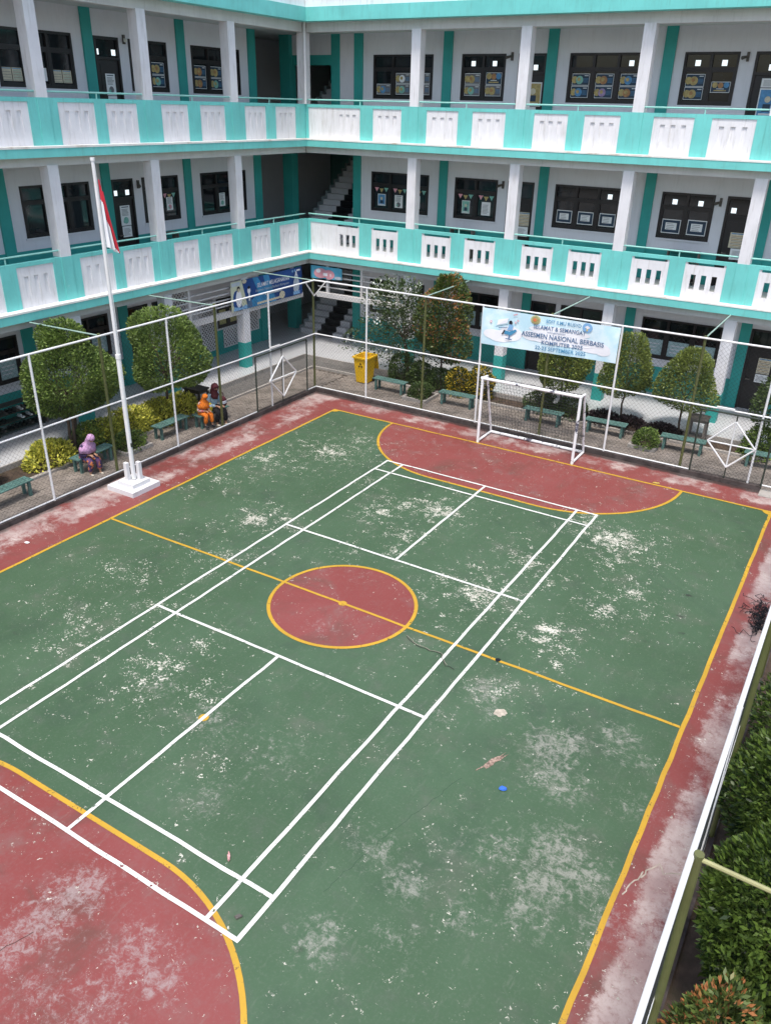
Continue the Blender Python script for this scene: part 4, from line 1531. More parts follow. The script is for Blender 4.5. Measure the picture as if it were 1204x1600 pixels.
tag(fl, 'limp red and white flag hanging from the flagpole', 'flag')

# ------------------------------------------------------------------ banners
def banner(name, label, W, u0, u1, z0, z1, d0, wav, base, shapes, mats, skew=0.0):
    root = empty(name, pt2(W, (u0 + u1) / 2, d0, z0))
    tag(root, label, 'banner')
    def P(u, z, e=0.0):
        f = (u - u0) / (u1 - u0)
        h = (z - z0) / (z1 - z0)
        zz = z - skew * (1 - f) * (1 - h)
        return pt2(W, u, d0 + wav(f, h) + e, zz)
    b = MB()
    nu, nv = 40, 12
    vs_ = [P(u0 + (u1 - u0) * i / nu, z0 + (z1 - z0) * j / nv) for j in range(nv + 1) for i in range(nu + 1)]
    vb_ = [P(u0 + (u1 - u0) * i / nu, z0 + (z1 - z0) * j / nv, -.004) for j in range(nv + 1) for i in range(nu + 1)]
    fs_ = [(j * (nu + 1) + i, j * (nu + 1) + i + 1, (j + 1) * (nu + 1) + i + 1, (j + 1) * (nu + 1) + i) for j in range(nv) for i in range(nu)]
    b.add(vs_, fs_, 0)
    b.add(vb_, [tuple(reversed(f)) for f in fs_], 0)
    cl = b.build('cloth', base, root, smooth=True)
    for k_, (pts, faces, m, lay) in enumerate(shapes):
        b = MB()
        b.add([P(p[0], p[1], .007 + .006 * lay) for p in pts], faces)
        o = b.build('lettering' if len(pts) > 200 else 'print', m, cl)
    return root


def pt2(W, u, d, z):
    """like pt() but the reference plane of W is given by its own name"""
    if W == 'F':
        return (u, FY - d, z)
    return pt(W, u, d, z)


def ell(cx, cz, rx, rz, n=20):
    k_ = 5
    pts = [(cx, cz)] + [(cx + rx * q / k_ * math.cos(2 * math.pi * i / n), cz + rz * q / k_ * math.sin(2 * math.pi * i / n)) for q in range(1, k_ + 1) for i in range(n)]
    fs_ = [(0, 1 + i, 1 + (i + 1) % n) for i in range(n)]
    for q in range(k_ - 1):
        fs_ += [(1 + q * n + i, 1 + (q + 1) * n + i, 1 + (q + 1) * n + (i + 1) % n, 1 + q * n + (i + 1) % n) for i in range(n)]
    return (pts, fs_)


def poly(pts):
    return (pts, [tuple(range(len(pts)))])


def txt(body, cx, cz, w, h, bold=0.0):
    v, f = text_verts(body, w, h, bold)
    return ([(cx + p[0], cz + p[1]) for p in v], f)


def mat_sky_print():
    k = NT('pale_blue_banner_cloth')
    n = k.noise(1.6, 4)
    k.color(k.mix(k.ramp(n, 0.38, 0.62), (0.50, 0.72, 0.82), (0.68, 0.82, 0.88)))
    k.b.inputs['Roughness'].default_value = 0.6
    return k.m


M['ban_sky'] = mat_sky_print()
M['ban_white'] = mat('banner_white_print', (0.80, 0.80, 0.84), 0.6, 0.05)
M['ban_navy'] = mat('banner_navy_print', (0.085, 0.16, 0.29), 0.6, 0.1)
M['ban_blue'] = mat('banner_blue_letters', (0.06, 0.24, 0.42), 0.6, 0.1)
M['ban_mid'] = mat('banner_light_blue_print', (0.22, 0.42, 0.68), 0.6, 0.1)
M['ban_gold'] = mat('banner_gold_print', (0.66, 0.50, 0.16), 0.6, 0.1)
M['ban_red'] = mat('banner_red_print', (0.70, 0.20, 0.08), 0.6, 0.1)
M['ban_deep'] = mat('deep_blue_banner_cloth', (0.022, 0.075, 0.26), 0.5, 0.35, 0.9)
M['ban_cyan'] = mat('banner_cyan_print', (0.05, 0.26, 0.50), 0.5, 0.3, 2)
M['ban_cream'] = mat('banner_cream_print', (0.60, 0.62, 0.46), 0.6, 0.15, 3)
M['ban_turq'] = mat('turquoise_banner_cloth', (0.10, 0.40, 0.56), 0.6, 0.15, 3)
M['ban_hair'] = mat('banner_dark_print', (0.02, 0.02, 0.03), 0.6)
M['ban_sil'] = mat('banner_silver_print', (0.50, 0.56, 0.62), 0.6, 0.2, 6)

A0, A1, B0, B1 = -2.17, 1.90, 2.74, 3.72
cxm = 0.22
sh = []
# cloud shapes behind the letters
for (cx, cz, rx, rz) in ((-1.55, 3.02, .42, .16), (-1.25, 3.12, .36, .2), (-1.8, 3.05, .3, .13), (-.55, 3.16, .36, .14), (.3, 3.15, 1.1, .17), (1.2, 3.08, .5, .17), (.2, 3.36, .9, .12), (1.5, 3.0, .22, .12)):
    sh.append((*ell(cx, cz, rx, rz), 'ban_white', 0))
sh.append((*txt('SDIT ILMU RUSYD', .30, 3.605, 1.02, .095, .01), 'ban_blue', 2))
sh.append((*txt('SELAMAT & SEMANGAT', .20, 3.425, 1.52, .115, .012), 'ban_navy', 2))
sh.append((*txt('mengerjakan', .12, 3.312, .52, .06), 'ban_navy', 2))
sh.append((*txt('ASSESMEN NASIONAL BERBASIS', .30, 3.19, 2.42, .135, .014), 'ban_navy', 2))
sh.append((*txt('KOMPUTER 2025', .32, 3.02, 1.20, .115, .014), 'ban_navy', 2))
sh.append((*txt('22-23 SEPTEMBER 2025', .28, 2.86, 1.48, .105, .012), 'ban_blue', 2))
# the two round emblems
for i, (rx, m) in enumerate(((.145, 'ban_gold'), (.12, 'pgreen'), (.105, 'pyellow'), (.05, 'ban_red'))):
    sh.append((*ell(-.52 - (.02 if i == 3 else 0), 3.60, rx, rx * .82), m, 1 + i))
sh.append((*ell(.99, 3.585, .145, .13), 'ban_mid', 1))
sh.append((*poly([(.99 - .08, 3.60), (.99, 3.55), (.99 + .08, 3.60), (.99, 3.65)]), 'ban_white', 2))
sh.append((*poly([(.97, 3.50), (1.01, 3.50), (1.01, 3.56), (.97, 3.56)]), 'ban_gold', 3))
# illustration: a pupil in a blue chair at a screen, music notes
sh.append((*poly([(-1.72, 3.28), (-1.36, 3.38), (-1.32, 3.56), (-1.68, 3.48)]), 'ban_sky', 2))
sh.append((*poly([(-1.69, 3.31), (-1.38, 3.40), (-1.345, 3.535), (-1.655, 3.46)]), 'ban_white', 3))
sh.append((*ell(-1.27, 3.42, .055, .06), 'ban_hair', 3))
sh.append((*poly([(-1.36, 3.22), (-1.20, 3.22), (-1.18, 3.36), (-1.30, 3.38)]), 'ban_mid', 3))
sh.append((*poly([(-1.44, 3.10), (-1.22, 3.08), (-1.05, 3.22), (-1.10, 3.26), (-1.28, 3.18), (-1.42, 3.20)]), 'ban_blue', 4))
sh.append((*poly([(-1.52, 3.08), (-1.48, 3.08), (-1.40, 3.20), (-1.45, 3.21)]), 'ban_hair', 4))
sh.append((*poly([(-1.30, 2.98), (-1.26, 2.98), (-1.25, 3.10), (-1.29, 3.10)]), 'ban_navy', 4))
sh.append((*poly([(-1.38, 2.97), (-1.18, 2.96), (-1.18, 2.985), (-1.38, 2.995)]), 'ban_navy', 5))
sh.append((*poly([(-1.62, 3.24), (-1.36, 3.28), (-1.36, 3.30), (-1.62, 3.26)]), 'ban_navy', 4))
for (cx, cz, r) in ((-1.88, 3.38, .035), (-1.12, 3.44, .03), (-1.05, 3.50, .03)):
    sh.append((*ell(cx, cz, r, r), 'ppink', 3))
    sh.append((*ell(cx, cz, r * .5, r * .5), 'ban_white', 4))
sh.append((*poly([(-1.20, 3.62), (-1.08, 3.66), (-1.08, 3.69), (-1.20, 3.65)]), 'ppink', 3))
banner('banner', 'pale blue exam banner with dark lettering hung on the far fence above the goal', 'F', A0, A1, B0, B1, .08,
       lambda f, h: .014 * math.sin(f * 13 + h * 3) + .004 * math.sin(f * 31 - h * 5) + .02 * (1 - h) * math.sin(f * 7), 'ban_sky', sh, None, skew=0.08)

A0, A1, B0, B1 = 10.12, 14.22, 2.34, 3.36
sh = [(*poly([(10.12, 2.34), (11.0, 2.34), (10.72, 3.36), (10.12, 3.36)]), 'ban_cream', 0),
      (*poly([(10.75, 2.34), (12.6, 2.34), (12.2, 3.36), (11.3, 3.36), (11.6, 2.8)]), 'ban_cyan', 0),
      (*ell(10.52, 2.75, .16, .3), 'ban_white', 1), (*ell(10.52, 3.08, .085, .1), 'ban_hair', 2), (*ell(10.52, 3.04, .06, .07), 'pcream', 3),
      (*poly([(10.2, 2.36), (10.95, 2.36), (10.9, 2.5), (10.6, 2.44), (10.25, 2.5)]), 'ban_mid', 3),
      (*poly([(10.16, 3.2), (10.62, 3.2), (10.62, 3.32), (10.16, 3.32)]), 'ban_sil', 2),
      (*poly([(10.95, 2.36), (11.25, 2.36), (11.15, 2.85), (11.02, 2.85)]), 'ban_navy', 2), (*ell(11.07, 2.95, .085, .11), 'ban_white', 3), (*ell(11.07, 3.06, .07, .05), 'ban_hair', 4),
      (*poly([(11.04, 2.6), (11.1, 2.6), (11.1, 2.86), (11.04, 2.86)]), 'ban_white', 4),
      (*ell(10.85, 3.3, .12, .07), 'pcream', 3),
      (*txt('SELAMAT MELAKSANAKAN', 12.45, 3.06, 1.85, .15, .012), 'ban_white', 3),
      (*txt('Asesmen Nasional Berbasis Komputer', 12.4, 2.87, 1.95, .12), 'ban_sil', 3),
      (*poly([(11.95, 2.65), (12.95, 2.65), (12.95, 2.73), (11.95, 2.73)]), 'ban_sil', 2),
      (*poly([(11.5, 2.38), (13.1, 2.40), (13.1, 2.47), (11.5, 2.46)]), 'pcream', 2), (*ell(12.95, 2.5, .17, .14), 'pcream', 3),
      (*poly([(13.62, 2.38), (14.02, 2.38), (14.02, 2.50), (13.62, 2.50)]), 'ban_mid', 3),
      (*ell(13.82, 2.72, .19, .3), 'ban_sil', 2), (*ell(13.82, 3.02, .12, .13), 'ban_sil', 2), (*ell(13.82, 3.16, .05, .08), 'ban_white', 3),
      (*ell(13.6, 3.26, .045, .05), 'ban_mid', 3), (*ell(13.75, 3.26, .045, .05), 'ban_mid', 3), (*poly([(13.85, 3.23), (14.08, 3.23), (14.08, 3.29), (13.85, 3.29)]), 'ban_white', 3)]
banner('banner', 'dark blue exam banner with white lettering and portraits on the left corridor grille', 'L', A0, A1, B0, B1, .03,
       lambda f, h: .008 * math.sin(f * 15 + h * 2), 'ban_deep', sh, None)
A0, A1, B0, B1 = -11.42, -9.98, 2.93, 3.36
sh = [(*ell(-10.95, 3.12, .30, .17), 'ppink', 1), (*ell(-10.55, 3.10, .25, .17), 'ppink', 1), (*ell(-11.05, 3.2, .1, .07), 'ban_white', 2),
      (*poly([(-10.85, 3.04), (-10.45, 3.04), (-10.45, 3.14), (-10.85, 3.14)]), 'ban_white', 2), (*ell(-10.15, 3.0, .15, .06), 'ban_sil', 1)]
banner('banner', 'small turquoise and pink banner sagging on the grille right of the corner', 'B', A0, A1, B0, B1, .03,
       lambda f, h: .03 * math.sin(f * 12) * (1 - h * .5), 'ban_turq', sh, None, skew=0.05)

# ------------------------------------------------------------------ benches
def make_bench():
    root = empty('bench')
    Lb, Wb, H = 1.27, 0.36, 0.42
    for i in range(4):
        b = MB()
        y0 = -Wb / 2 + i * Wb / 4 + .006
        b.box(-Lb / 2, Lb / 2, y0, y0 + Wb / 4 - .012, H - .028, H)
        b.build('slat', 'bench', root)
    b = MB()
    for x in (-Lb / 2 + .12, Lb / 2 - .12):
        b.box(x - .025, x + .025, -Wb / 2 + .03, Wb / 2 - .03, H - .075, H - .029)
    b.box(-Lb / 2 + .145, Lb / 2 - .145, -.02, .02, H - .07, H - .03)
    b.build('frame', 'bench', root)
    for sx in (-1, 1):
        for sy in (-1, 1):
            b = MB()
            x, y = sx * (Lb / 2 - .12), sy * (Wb / 2 - .065)
            b.box(x - .035, x + .035, y - .03, y + .03, 0.0, H - .076)
            b.build('leg', 'bench', root)
    return root


BENCHES = [(-9.30, -0.78, 92, 'slatted green bench at the left edge, nearest the camera'),
           (-9.38, 1.86, 93, 'green bench by the flagpole with a woman in lilac seated on it'),
           (-9.36, 4.74, 92, 'empty green bench between the two clipped trees on the left'),
           (-9.02, 6.10, 89, 'green bench under the woman and the child in orange'),
           (-6.10, 11.94, -1, 'green bench just right of the yellow bin'),
           (-3.50, 11.95, 2, 'green bench left of the goal, before the golden shrub'),
           (-0.52, 12.05, 1, 'green bench seen through the goal net'),
           (1.45, 12.22, 2, 'green bench just right of the goal'),
           (3.78, 12.15, 3, 'green bench beside the plant stand, near the far gate'),
           (6.10, 12.20, 1, 'green bench behind the far gate at the right edge')]
proto = make_bench()
for i, (x, y, a, lab) in enumerate(BENCHES):
    o = proto if i == 0 else copy_tree(proto)
    o.location = (x, y, 0.022)
    o.rotation_euler = (0, 0, R(a))
    tag(o, lab, 'bench', 'green slatted benches round the court')

# ------------------------------------------------------------------ bin, tables, racks
bn = empty('wheelie_bin', (-7.42, 12.35, 0))
tag(bn, 'tall yellow wheelie bin with its lid open near the corner', 'bin')
bx, by = -7.42, 12.35
b = MB()
def frus(mb, x, y, z0, z1, a0, b0, a1, b1, mi=0):
    mb.add([(x - a0, y - b0, z0), (x + a0, y - b0, z0), (x + a0, y + b0, z0), (x - a0, y + b0, z0), (x - a1, y - b1, z1), (x + a1, y - b1, z1), (x + a1, y + b1, z1), (x - a1, y + b1, z1)],
           [(0, 3, 2, 1), (0, 1, 5, 4), (1, 2, 6, 5), (2, 3, 7, 6), (3, 0, 4, 7)], mi)
frus(b, bx, by, .05, .95, .21, .22, .28, .30)
b.add([(bx - .26, by - .28, .951), (bx + .26, by - .28, .951), (bx + .26, by + .28, .951), (bx - .26, by + .28, .951), (bx - .21, by - .22, .3), (bx + .21, by - .22, .3), (bx + .21, by + .22, .3), (bx - .21, by + .22, .3)],
      [(0, 1, 5, 4), (1, 2, 6, 5), (2, 3, 7, 6), (3, 0, 4, 7), (4, 5, 6, 7)])
b.build('body', 'yellow_bin', bn)
b = MB()
for (x0, x1, y0, y1) in ((-.32, .32, -.34, -.28), (-.32, .32, .28, .34), (-.32, -.26, -.28, .28), (.26, .32, -.28, .28)):
    b.box(bx + x0, bx + x1, by + y0, by + y1, .93, .985)
b.build('rim', 'yellow_bin', bn)
b = MB()
b.add([(bx - .30, by + .35, .99), (bx + .30, by + .35, .99), (bx + .27, by + .50, .42), (bx - .27, by + .50, .42), (bx - .30, by + .38, 1.0), (bx + .30, by + .38, 1.0), (bx + .27, by + .53, .43), (bx - .27, by + .53, .43)],
      [(0, 1, 2, 3), (7, 6, 5, 4), (0, 4, 5, 1), (1, 5, 6, 2), (2, 6, 7, 3), (3, 7, 4, 0)])
b.build('lid', 'yellow_bin', bn)
for sx in (-1, 1):
    b = MB()
    b.tube((bx + sx * .2, by + .26, .1), (bx + sx * .26, by + .26, .1), .1, 14)
    b.build('wheel', 'black', bn)
b = MB()
for i in range(3):
    t = R(90 + 120 * i)
    b.box(bx + .06 * math.cos(t) - .028, bx + .06 * math.cos(t) + .028, by - .289, by - .282, .68 + .06 * math.sin(t) - .028, .68 + .06 * math.sin(t) + .028)
b.build('emblem', 'black', bn)


def table(name, label, x, y, z, w, d, h, m, shelf=False, stuff=False):
    t = empty(name, (x, y, z))
    tag(t, label, 'table')
    b = MB()
    b.box(x - w / 2, x + w / 2, y - d / 2, y + d / 2, z + h - .04, z + h)
    b.build('table_top', m, t)
    b = MB()
    b.box(x - w / 2 + .04, x + w / 2 - .04, y - d / 2 + .04, y + d / 2 - .04, z + h - .13, z + h - .041)
    b.build('apron', m, t)
    for sx in (-1, 1):
        for sy in (-1, 1):
            b = MB()
            b.box(x + sx * (w / 2 - .05) - .03, x + sx * (w / 2 - .05) + .03, y + sy * (d / 2 - .05) - .03, y + sy * (d / 2 - .05) + .03, z, z + h - .13)
            b.build('leg', m, t)
    if shelf:
        b = MB()
        b.box(x - w / 2 + .02, x + w / 2 - .02, y - d / 2 + .02, y + d / 2 - .02, z + .12, z + .15)
        b.build('shelf', m, t)
    return t


table('side_table', 'small dark wooden table behind the child in orange', -10.2, 6.75, .06, .7, .5, .72, 'table_dark')
table('plant_stand', 'weathered grey stand with plants beside the far gate', 3.95, 13.15, .06, .55, .5, .78, 'grey_wood', True)


def rack(name, label, x, y, z, w, h, d, n, alongx, m, shoes):
    t = empty(name, (x, y, z))
    tag(t, label, 'rack')
    bxx = (lambda mb, a0, a1, d0, d1, z0, z1, mi=0: mb.box(x + a0, x + a1, y + d0, y + d1, z0, z1, mi)) if alongx else (lambda mb, a0, a1, d0, d1, z0, z1, mi=0: mb.box(x + d0, x + d1, y + a0, y + a1, z0, z1, mi))
    for s in (-1, 1):
        b = MB()
        bxx(b, s * w / 2 - .015, s * w / 2 + .015, -d / 2, d / 2, z, z + h)
        b.build('side_frame', m, t)
    for i in range(n):
        zz = z + .08 + (h - .1) * i / (n - 1)
        b = MB()
        bxx(b, -w / 2 + .016, w / 2 - .016, -d / 2, d / 2, zz, zz + .02)
        b.build('shelf', m, t)
        if shoes and i < n - 1:
            k_ = int(w / .13)
            for j in range(k_):
                if random.random() < .8:
                    b = MB()
                    a = -w / 2 + .05 + j * .13
                    bxx(b, a, a + .08, -d / 2 + .02, d / 2 - .03, zz + .021, zz + .06)
                    bxx(b, a + .008, a + .072, -d / 2 + .04, 0, zz + .061, zz + .10)
                    b.build('shoe', random.choice(('black', 'black', 'paper', 'lamp')), t)
    return t


rack('shoe_rack', 'dark shoe rack against the wall at the left edge', -12.9, 2.2, .2, 1.5, .85, .32, 4, False, 'dark_metal', True)
rack('shoe_rack', 'pale metal shelf next to the dark rack on the left', -12.9, 3.35, .2, .55, .9, .3, 5, False, 'grey_wood', False)
rack('shoe_rack', 'shoe rack behind the clipped tree under the pale blue banner', -1.45, 16.3, .2, .95, .95, .32, 4, True, 'dark_metal', True)
rack('shoe_rack', 'shoe rack showing above the parapet beside the far left door, middle floor', -13.15, 8.95, 4.0, .9, .98, .3, 4, False, 'grey_wood', True)
rack('shoe_rack', 'shoe rack showing above the parapet under the bunting window, middle floor', -5.9, 16.45, 4.0, .85, .98, .3, 4, True, 'grey_wood', True)
rack('shoe_rack', 'shoe rack showing above the parapet before the framed sheets, middle floor', 1.95, 16.45, 4.0, .95, 1.0, .3, 4, True, 'grey_wood', True)
b = MB()
b.box(-10.6, -10.25, -1.5, -1.05, .5, .55)
b.box(-10.6, -10.56, -1.5, -1.05, .55, .95)
for x, y in ((-10.58, -1.48), (-10.28, -1.48), (-10.58, -1.08), (-10.28, -1.08)):
    b.box(x - .02, x + .02, y - .02, y + .02, .06, .5)
ch = b.build('old_chair', 'grey_wood')
tag(ch, 'weathered grey chair behind the bench at the left edge', 'chair')


# ------------------------------------------------------------------ plants
def leaf_mesh(name, P_, N_, size, m, parent, asp=0.45, tint=None, fold=0.25, up_bias=0.35):
    n = len(P_)
    P_ = np.asarray(P_, float)
    d = np.asarray(N_, float) + rng.normal(0, 0.55, (n, 3))
    d[:, 2] += up_bias
    d /= np.linalg.norm(d, axis=1)[:, None] + 1e-9
    t = rng.normal(0, 1, (n, 3))
    s = np.cross(d, t)
    s /= np.linalg.norm(s, axis=1)[:, None] + 1e-9
    nn = np.cross(s, d)
    sz = size * rng.uniform(0.5, 1.4, n)[:, None]
    w = sz * asp * 0.5
    base = P_
    tip = P_ + d * sz
    mid = P_ + d * sz * 0.5
    l = mid + s * w + nn * w * fold
    r = mid - s * w + nn * w * fold
    V = np.stack([base, r, tip, l], 1).reshape(-1, 3)
    F = (np.arange(n)[:, None] * 4 + np.array([[0, 1, 2, 3]])).ravel()
    me = bpy.data.meshes.new(name)
    me.vertices.add(4 * n)
    me.vertices.foreach_set('co', V.ravel())
    me.loops.add(4 * n)
    me.loops.foreach_set('vertex_index', F)
    me.polygons.add(n)
    me.polygons.foreach_set('loop_start', np.arange(n) * 4)
    me.polygons.foreach_set('loop_total', np.full(n, 4))
    me.update(calc_edges=True)
    at = me.attributes.new('tint', 'FLOAT', 'FACE')
    tv = rng.uniform(0, 1, n) if tint is None else tint
    at.data.foreach_set('value', np.asarray(tv, np.float32))
    me.materials.append(M[m])
    o = bpy.data.objects.new(name, me)
    COL.objects.link(o)
    if parent is not None:
        attach(o, parent)
    return o


def crown_points(n, prof, rx, ry, z0, z1, c, bump=0.16, inner=0.45, nb=26, seed=0):
    """points in a lumpy body of revolution; prof(h) in 0..1 -> relative radius"""
    rg = np.random.default_rng(seed)
    out_p, out_n = [], []
    lob = rg.normal(0, 1, (nb, 3))
    lob /= np.linalg.norm(lob, axis=1)[:, None]
    amp = rg.uniform(-1, 1, nb) * bump
    need = n
    while need > 0:
        k_ = need * 2 + 50
        h = rg.uniform(0, 1, k_)
        pr = np.array([prof(v) for v in h])
        keep = rg.uniform(0, 1, k_) < (pr + 0.06) / 1.06
        h, pr = h[keep], pr[keep]
        th = rg.uniform(0, 2 * math.pi, len(h))
        dirv = np.stack([np.cos(th) * pr, np.sin(th) * pr, (h - .5) * 2], -1)
        dn = dirv / (np.linalg.norm(dirv, axis=1)[:, None] + 1e-6)
        bm_ = 1 + (np.maximum(0, dn @ lob.T - 0.72) / 0.28 * amp).sum(1)
        rad = 1 - inner * rg.uniform(0, 1, len(h)) ** 2.2
        rr = pr * bm_ * rad
        p = np.stack([c[0] + np.cos(th) * rr * rx, c[1] + np.sin(th) * rr * ry, z0 + (z1 - z0) * (0.5 + (h - .5) * (0.86 + .14 * rad) * np.clip(bm_, .9, 1.12))], -1)
        out_p.append(p)
        out_n.append(np.stack([np.cos(th), np.sin(th), (h - .45) * 1.6], -1))
        need -= len(h)
    return np.concatenate(out_p)[:n], np.concatenate(out_n)[:n]


def trunk_mesh(parent, base, top, r0, r1, limbs, crown_c, crown_r, name='trunk', stems=1):
    b = MB()
    for s_ in range(stems):
        off = Vector((random.uniform(-.12, .12), random.uniform(-.12, .12), 0)) if stems > 1 else Vector((0, 0, 0))
        p = Vector(base) + off
        q = Vector(top) + off * 1.6
        n = 5
        prev = p
        for i in range(1, n + 1):
            t = i / n
            cur = p.lerp(q, t) + Vector((random.uniform(-.025, .025), random.uniform(-.025, .025), 0)) * (1 if i < n else 0)
            b.tube(prev, cur, r0 + (r1 - r0) * (i - 1) / n, 7, r0 + (r1 - r0) * t, caps=False)
            prev = cur
        for k_ in range(limbs):
            a = 2 * math.pi * (k_ + random.random() * .6) / limbs
            e = Vector(crown_c) + Vector((math.cos(a) * crown_r * .75, math.sin(a) * crown_r * .75, random.uniform(-.1, .5) * crown_r))
            m_ = prev.lerp(e, .5) + Vector((0, 0, .06))
            b.tube(prev, m_, r1 * .8, 5, r1 * .5, caps=False)
            b.tube(m_, e, r1 * .5, 5, r1 * .2, caps=False)
    b.build(name, 'trunk', parent, smooth=True)


def dome(h):
    return max(0.0, 1 - abs(2 * h - .92) ** 2.5) ** 0.5 if h < .96 else max(0.0, 1 - abs(2 * h - .92) ** 2.5) ** .5 + .02


def egg(h):
    lo = min(1.0, (h / 0.16) ** 0.55) if h > 0 else 0
    return lo * max(0.0, 1 - max(0, h - .30) / .72) ** 0.42


def cone_top(h):        # broad below, rounded peak: clipped into a bell
    lo = min(1.0, (h / 0.18) ** 0.6) if h > 0 else 0
    return lo * max(0.0, 1 - max(0, h - .22) / .80) ** 0.55


def spire(h):
    lo = min(1.0, (h / 0.15) ** 0.6) if h > 0 else 0
    return lo * max(0.0, 1 - max(0, h - .2) / .83) ** 0.8


def tree(name, label, cat, x, y, z0, z1, rx, ry, n, m, prof, leaf, trunk_h, r0, stems=1, bump=.16, inner=.45, seed=1, asp=.45, limbs=5, offs=(0, 0), group=None):
    root = empty(name, (x, y, .05))
    tag(root, label, cat, group)
    c = (x + offs[0], y + offs[1])
    p, nn = crown_points(n, prof, rx, ry, z0, z1, c, bump, inner, seed=seed)
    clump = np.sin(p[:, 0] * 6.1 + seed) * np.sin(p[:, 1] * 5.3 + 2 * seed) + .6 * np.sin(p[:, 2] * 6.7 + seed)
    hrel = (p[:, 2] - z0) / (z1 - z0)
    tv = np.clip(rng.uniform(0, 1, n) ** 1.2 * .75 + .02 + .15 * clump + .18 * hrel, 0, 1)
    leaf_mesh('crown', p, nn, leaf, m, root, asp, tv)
    trunk_mesh(root, (x, y, .03), (x + offs[0] * .6, y + offs[1] * .6, trunk_h), r0, r0 * .6, limbs, (c[0], c[1], (z0 + z1) / 2), min(rx, ry), stems=stems)
    return root


tree('clipped_tree', 'large clipped tree with a second tuft on top, behind the woman in lilac', 'tree', -10.35, 2.16, 1.32, 3.05, 1.30, 1.25, 30000, 'leaf_topiary', dome, .074, 1.6, .055, 3, .26, .45, 11)
p, nn = crown_points(5000, dome, .62, .6, 2.75, 3.70, (-10.45, 2.35), .12, .5, seed=5)
t1 = [o for o in bpy.data.objects if o.name.startswith('clipped_tree')][0]
leaf_mesh('top_tuft', p, nn, .085, 'leaf_topiary', t1, .45)
tree('clipped_tree', 'round clipped tree left of the seated child in orange', 'tree', -10.35, 5.60, 1.05, 3.42, 1.20, 1.18, 28000, 'leaf_topiary', dome, .074, 1.4, .055, 2, .22, .45, 23, offs=(.1, .1))
tree('flowering_tree', 'loose airy tree with white bracts behind the bench by the bin', 'tree', -6.0, 13.2, 0.75, 3.75, 1.75, .75, 8000, 'leaf_white', dome, .09, 1.6, .035, 3, .5, .9, 31, limbs=6, offs=(-.45, 0))
tree('spire_tree', 'tall pointed tree with orange tipped leaves left of the pale blue banner', 'tree', -4.80, 13.2, 1.0, 4.12, .80, .75, 15000, 'leaf_orange', egg, .09, 1.6, .045, 1, .34, .5, 37)
tree('clipped_tree', 'clipped tree half hidden under the pale blue banner', 'tree', -0.44, 13.2, 1.02, 2.50, .82, .74, 12000, 'leaf_topiary2', dome, .08, 1.25, .04, 2, .28, .5, 41)
tree('clipped_tree', 'bell shaped clipped tree just right of the pale blue banner', 'tree', 1.60, 13.2, 1.08, 2.86, .72, .7, 13000, 'leaf_topiary2', egg, .07, 1.25, .04, 1, .30, .5, 43)
tree('clipped_tree', 'bell shaped clipped tree beside the grey plant stand', 'tree', 3.40, 13.2, 1.05, 2.90, .76, .72, 13000, 'leaf_topiary2', egg, .07, 1.25, .04, 1, .30, .5, 47)
tree('young_tree', 'small leafy tree standing at the right edge before the dark door', 'tree', 5.95, 13.2, 0.9, 2.6, .62, .55, 4200, 'leaf_dark', dome, .09, 1.2, .035, 2, .3, .7, 53)


def shrub(name, label, x, y, rx, ry, h, n, m, leaf=.08, seed=1, asp=.5, bump=.3, cat='shrub', z0=.04):
    root = empty(name, (x, y, .05))
    tag(root, label, cat)
    p, nn = crown_points(n, lambda q: max(0, 1 - q ** 2.4) ** .5 * (.86 + .14 * q), rx, ry, z0, h, (x, y), bump, .55, seed=seed)
    leaf_mesh('foliage', p, nn, leaf, m, root, asp, up_bias=.6)
    b = MB()
    for i in range(7):
        a = 2 * math.pi * i / 7
        b.tube((x + .06 * math.cos(a), y + .06 * math.sin(a), 0.0), (x + rx * .55 * math.cos(a), y + ry * .55 * math.sin(a), h * .7), .012, 5, .005, caps=False)
    b.build('stems', 'trunk', root)
    return root


shrub('yellow_shrub', 'yellow green shrub left of the woman in lilac', -10.45, 1.35, .52, .80, .66, 3200, 'leaf_yellow', .10, 3)
shrub('green_shrub', 'dark green shrub right behind the woman in lilac', -10.40, 2.55, .50, .55, .80, 2200, 'leaf_topiary', .085, 4)
shrub('yellow_shrub', 'yellow green shrub to the right of the woman in lilac', -10.30, 3.15, .48, .62, .70, 2800, 'leaf_yellow', .10, 5)
shrub('yellow_shrub', 'yellow green shrub right of the flagpole, behind the empty left bench', -10.40, 4.15, .52, .75, .74, 3200, 'leaf_yellow', .10, 6)
shrub('yellow_shrub', 'yellow green shrub under the round clipped tree', -10.40, 5.25, .52, .8, .72, 3200, 'leaf_yellow', .10, 7)
shrub('yellow_shrub', 'yellow green shrub just left of the child in orange', -10.35, 6.25, .5, .65, .62, 2400, 'leaf_yellow', .10, 8)
shrub('croton', 'reddish shrub at the very left edge beyond the bench', -10.5, -0.75, .4, .45, 1.2, 1600, 'leaf_orange', .12, 9)
shrub('dark_shrub', 'dark round shrub behind the bench by the yellow bin', -6.35, 13.1, .55, .42, 1.02, 3000, 'leaf_dark', .075, 13)
shrub('dark_shrub', 'dark shrub at the foot of the tree with white bracts', -5.55, 13.1, .55, .42, .95, 3000, 'leaf_dark', .075, 14)
shrub('dark_shrub', 'dark shrub between the spire tree and the golden shrub', -4.75, 13.05, .45, .4, .85, 2200, 'leaf_dark', .075, 15)
shrub('golden_shrub', 'dark shrub with golden tips behind the bench left of the goal', -4.00, 13.05, .55, .42, .95, 3000, 'leaf_gold', .085, 16)
shrub('golden_shrub', 'taller golden tipped shrub at the left goal post', -3.20, 13.1, .55, .42, 1.05, 3000, 'leaf_gold', .085, 17)
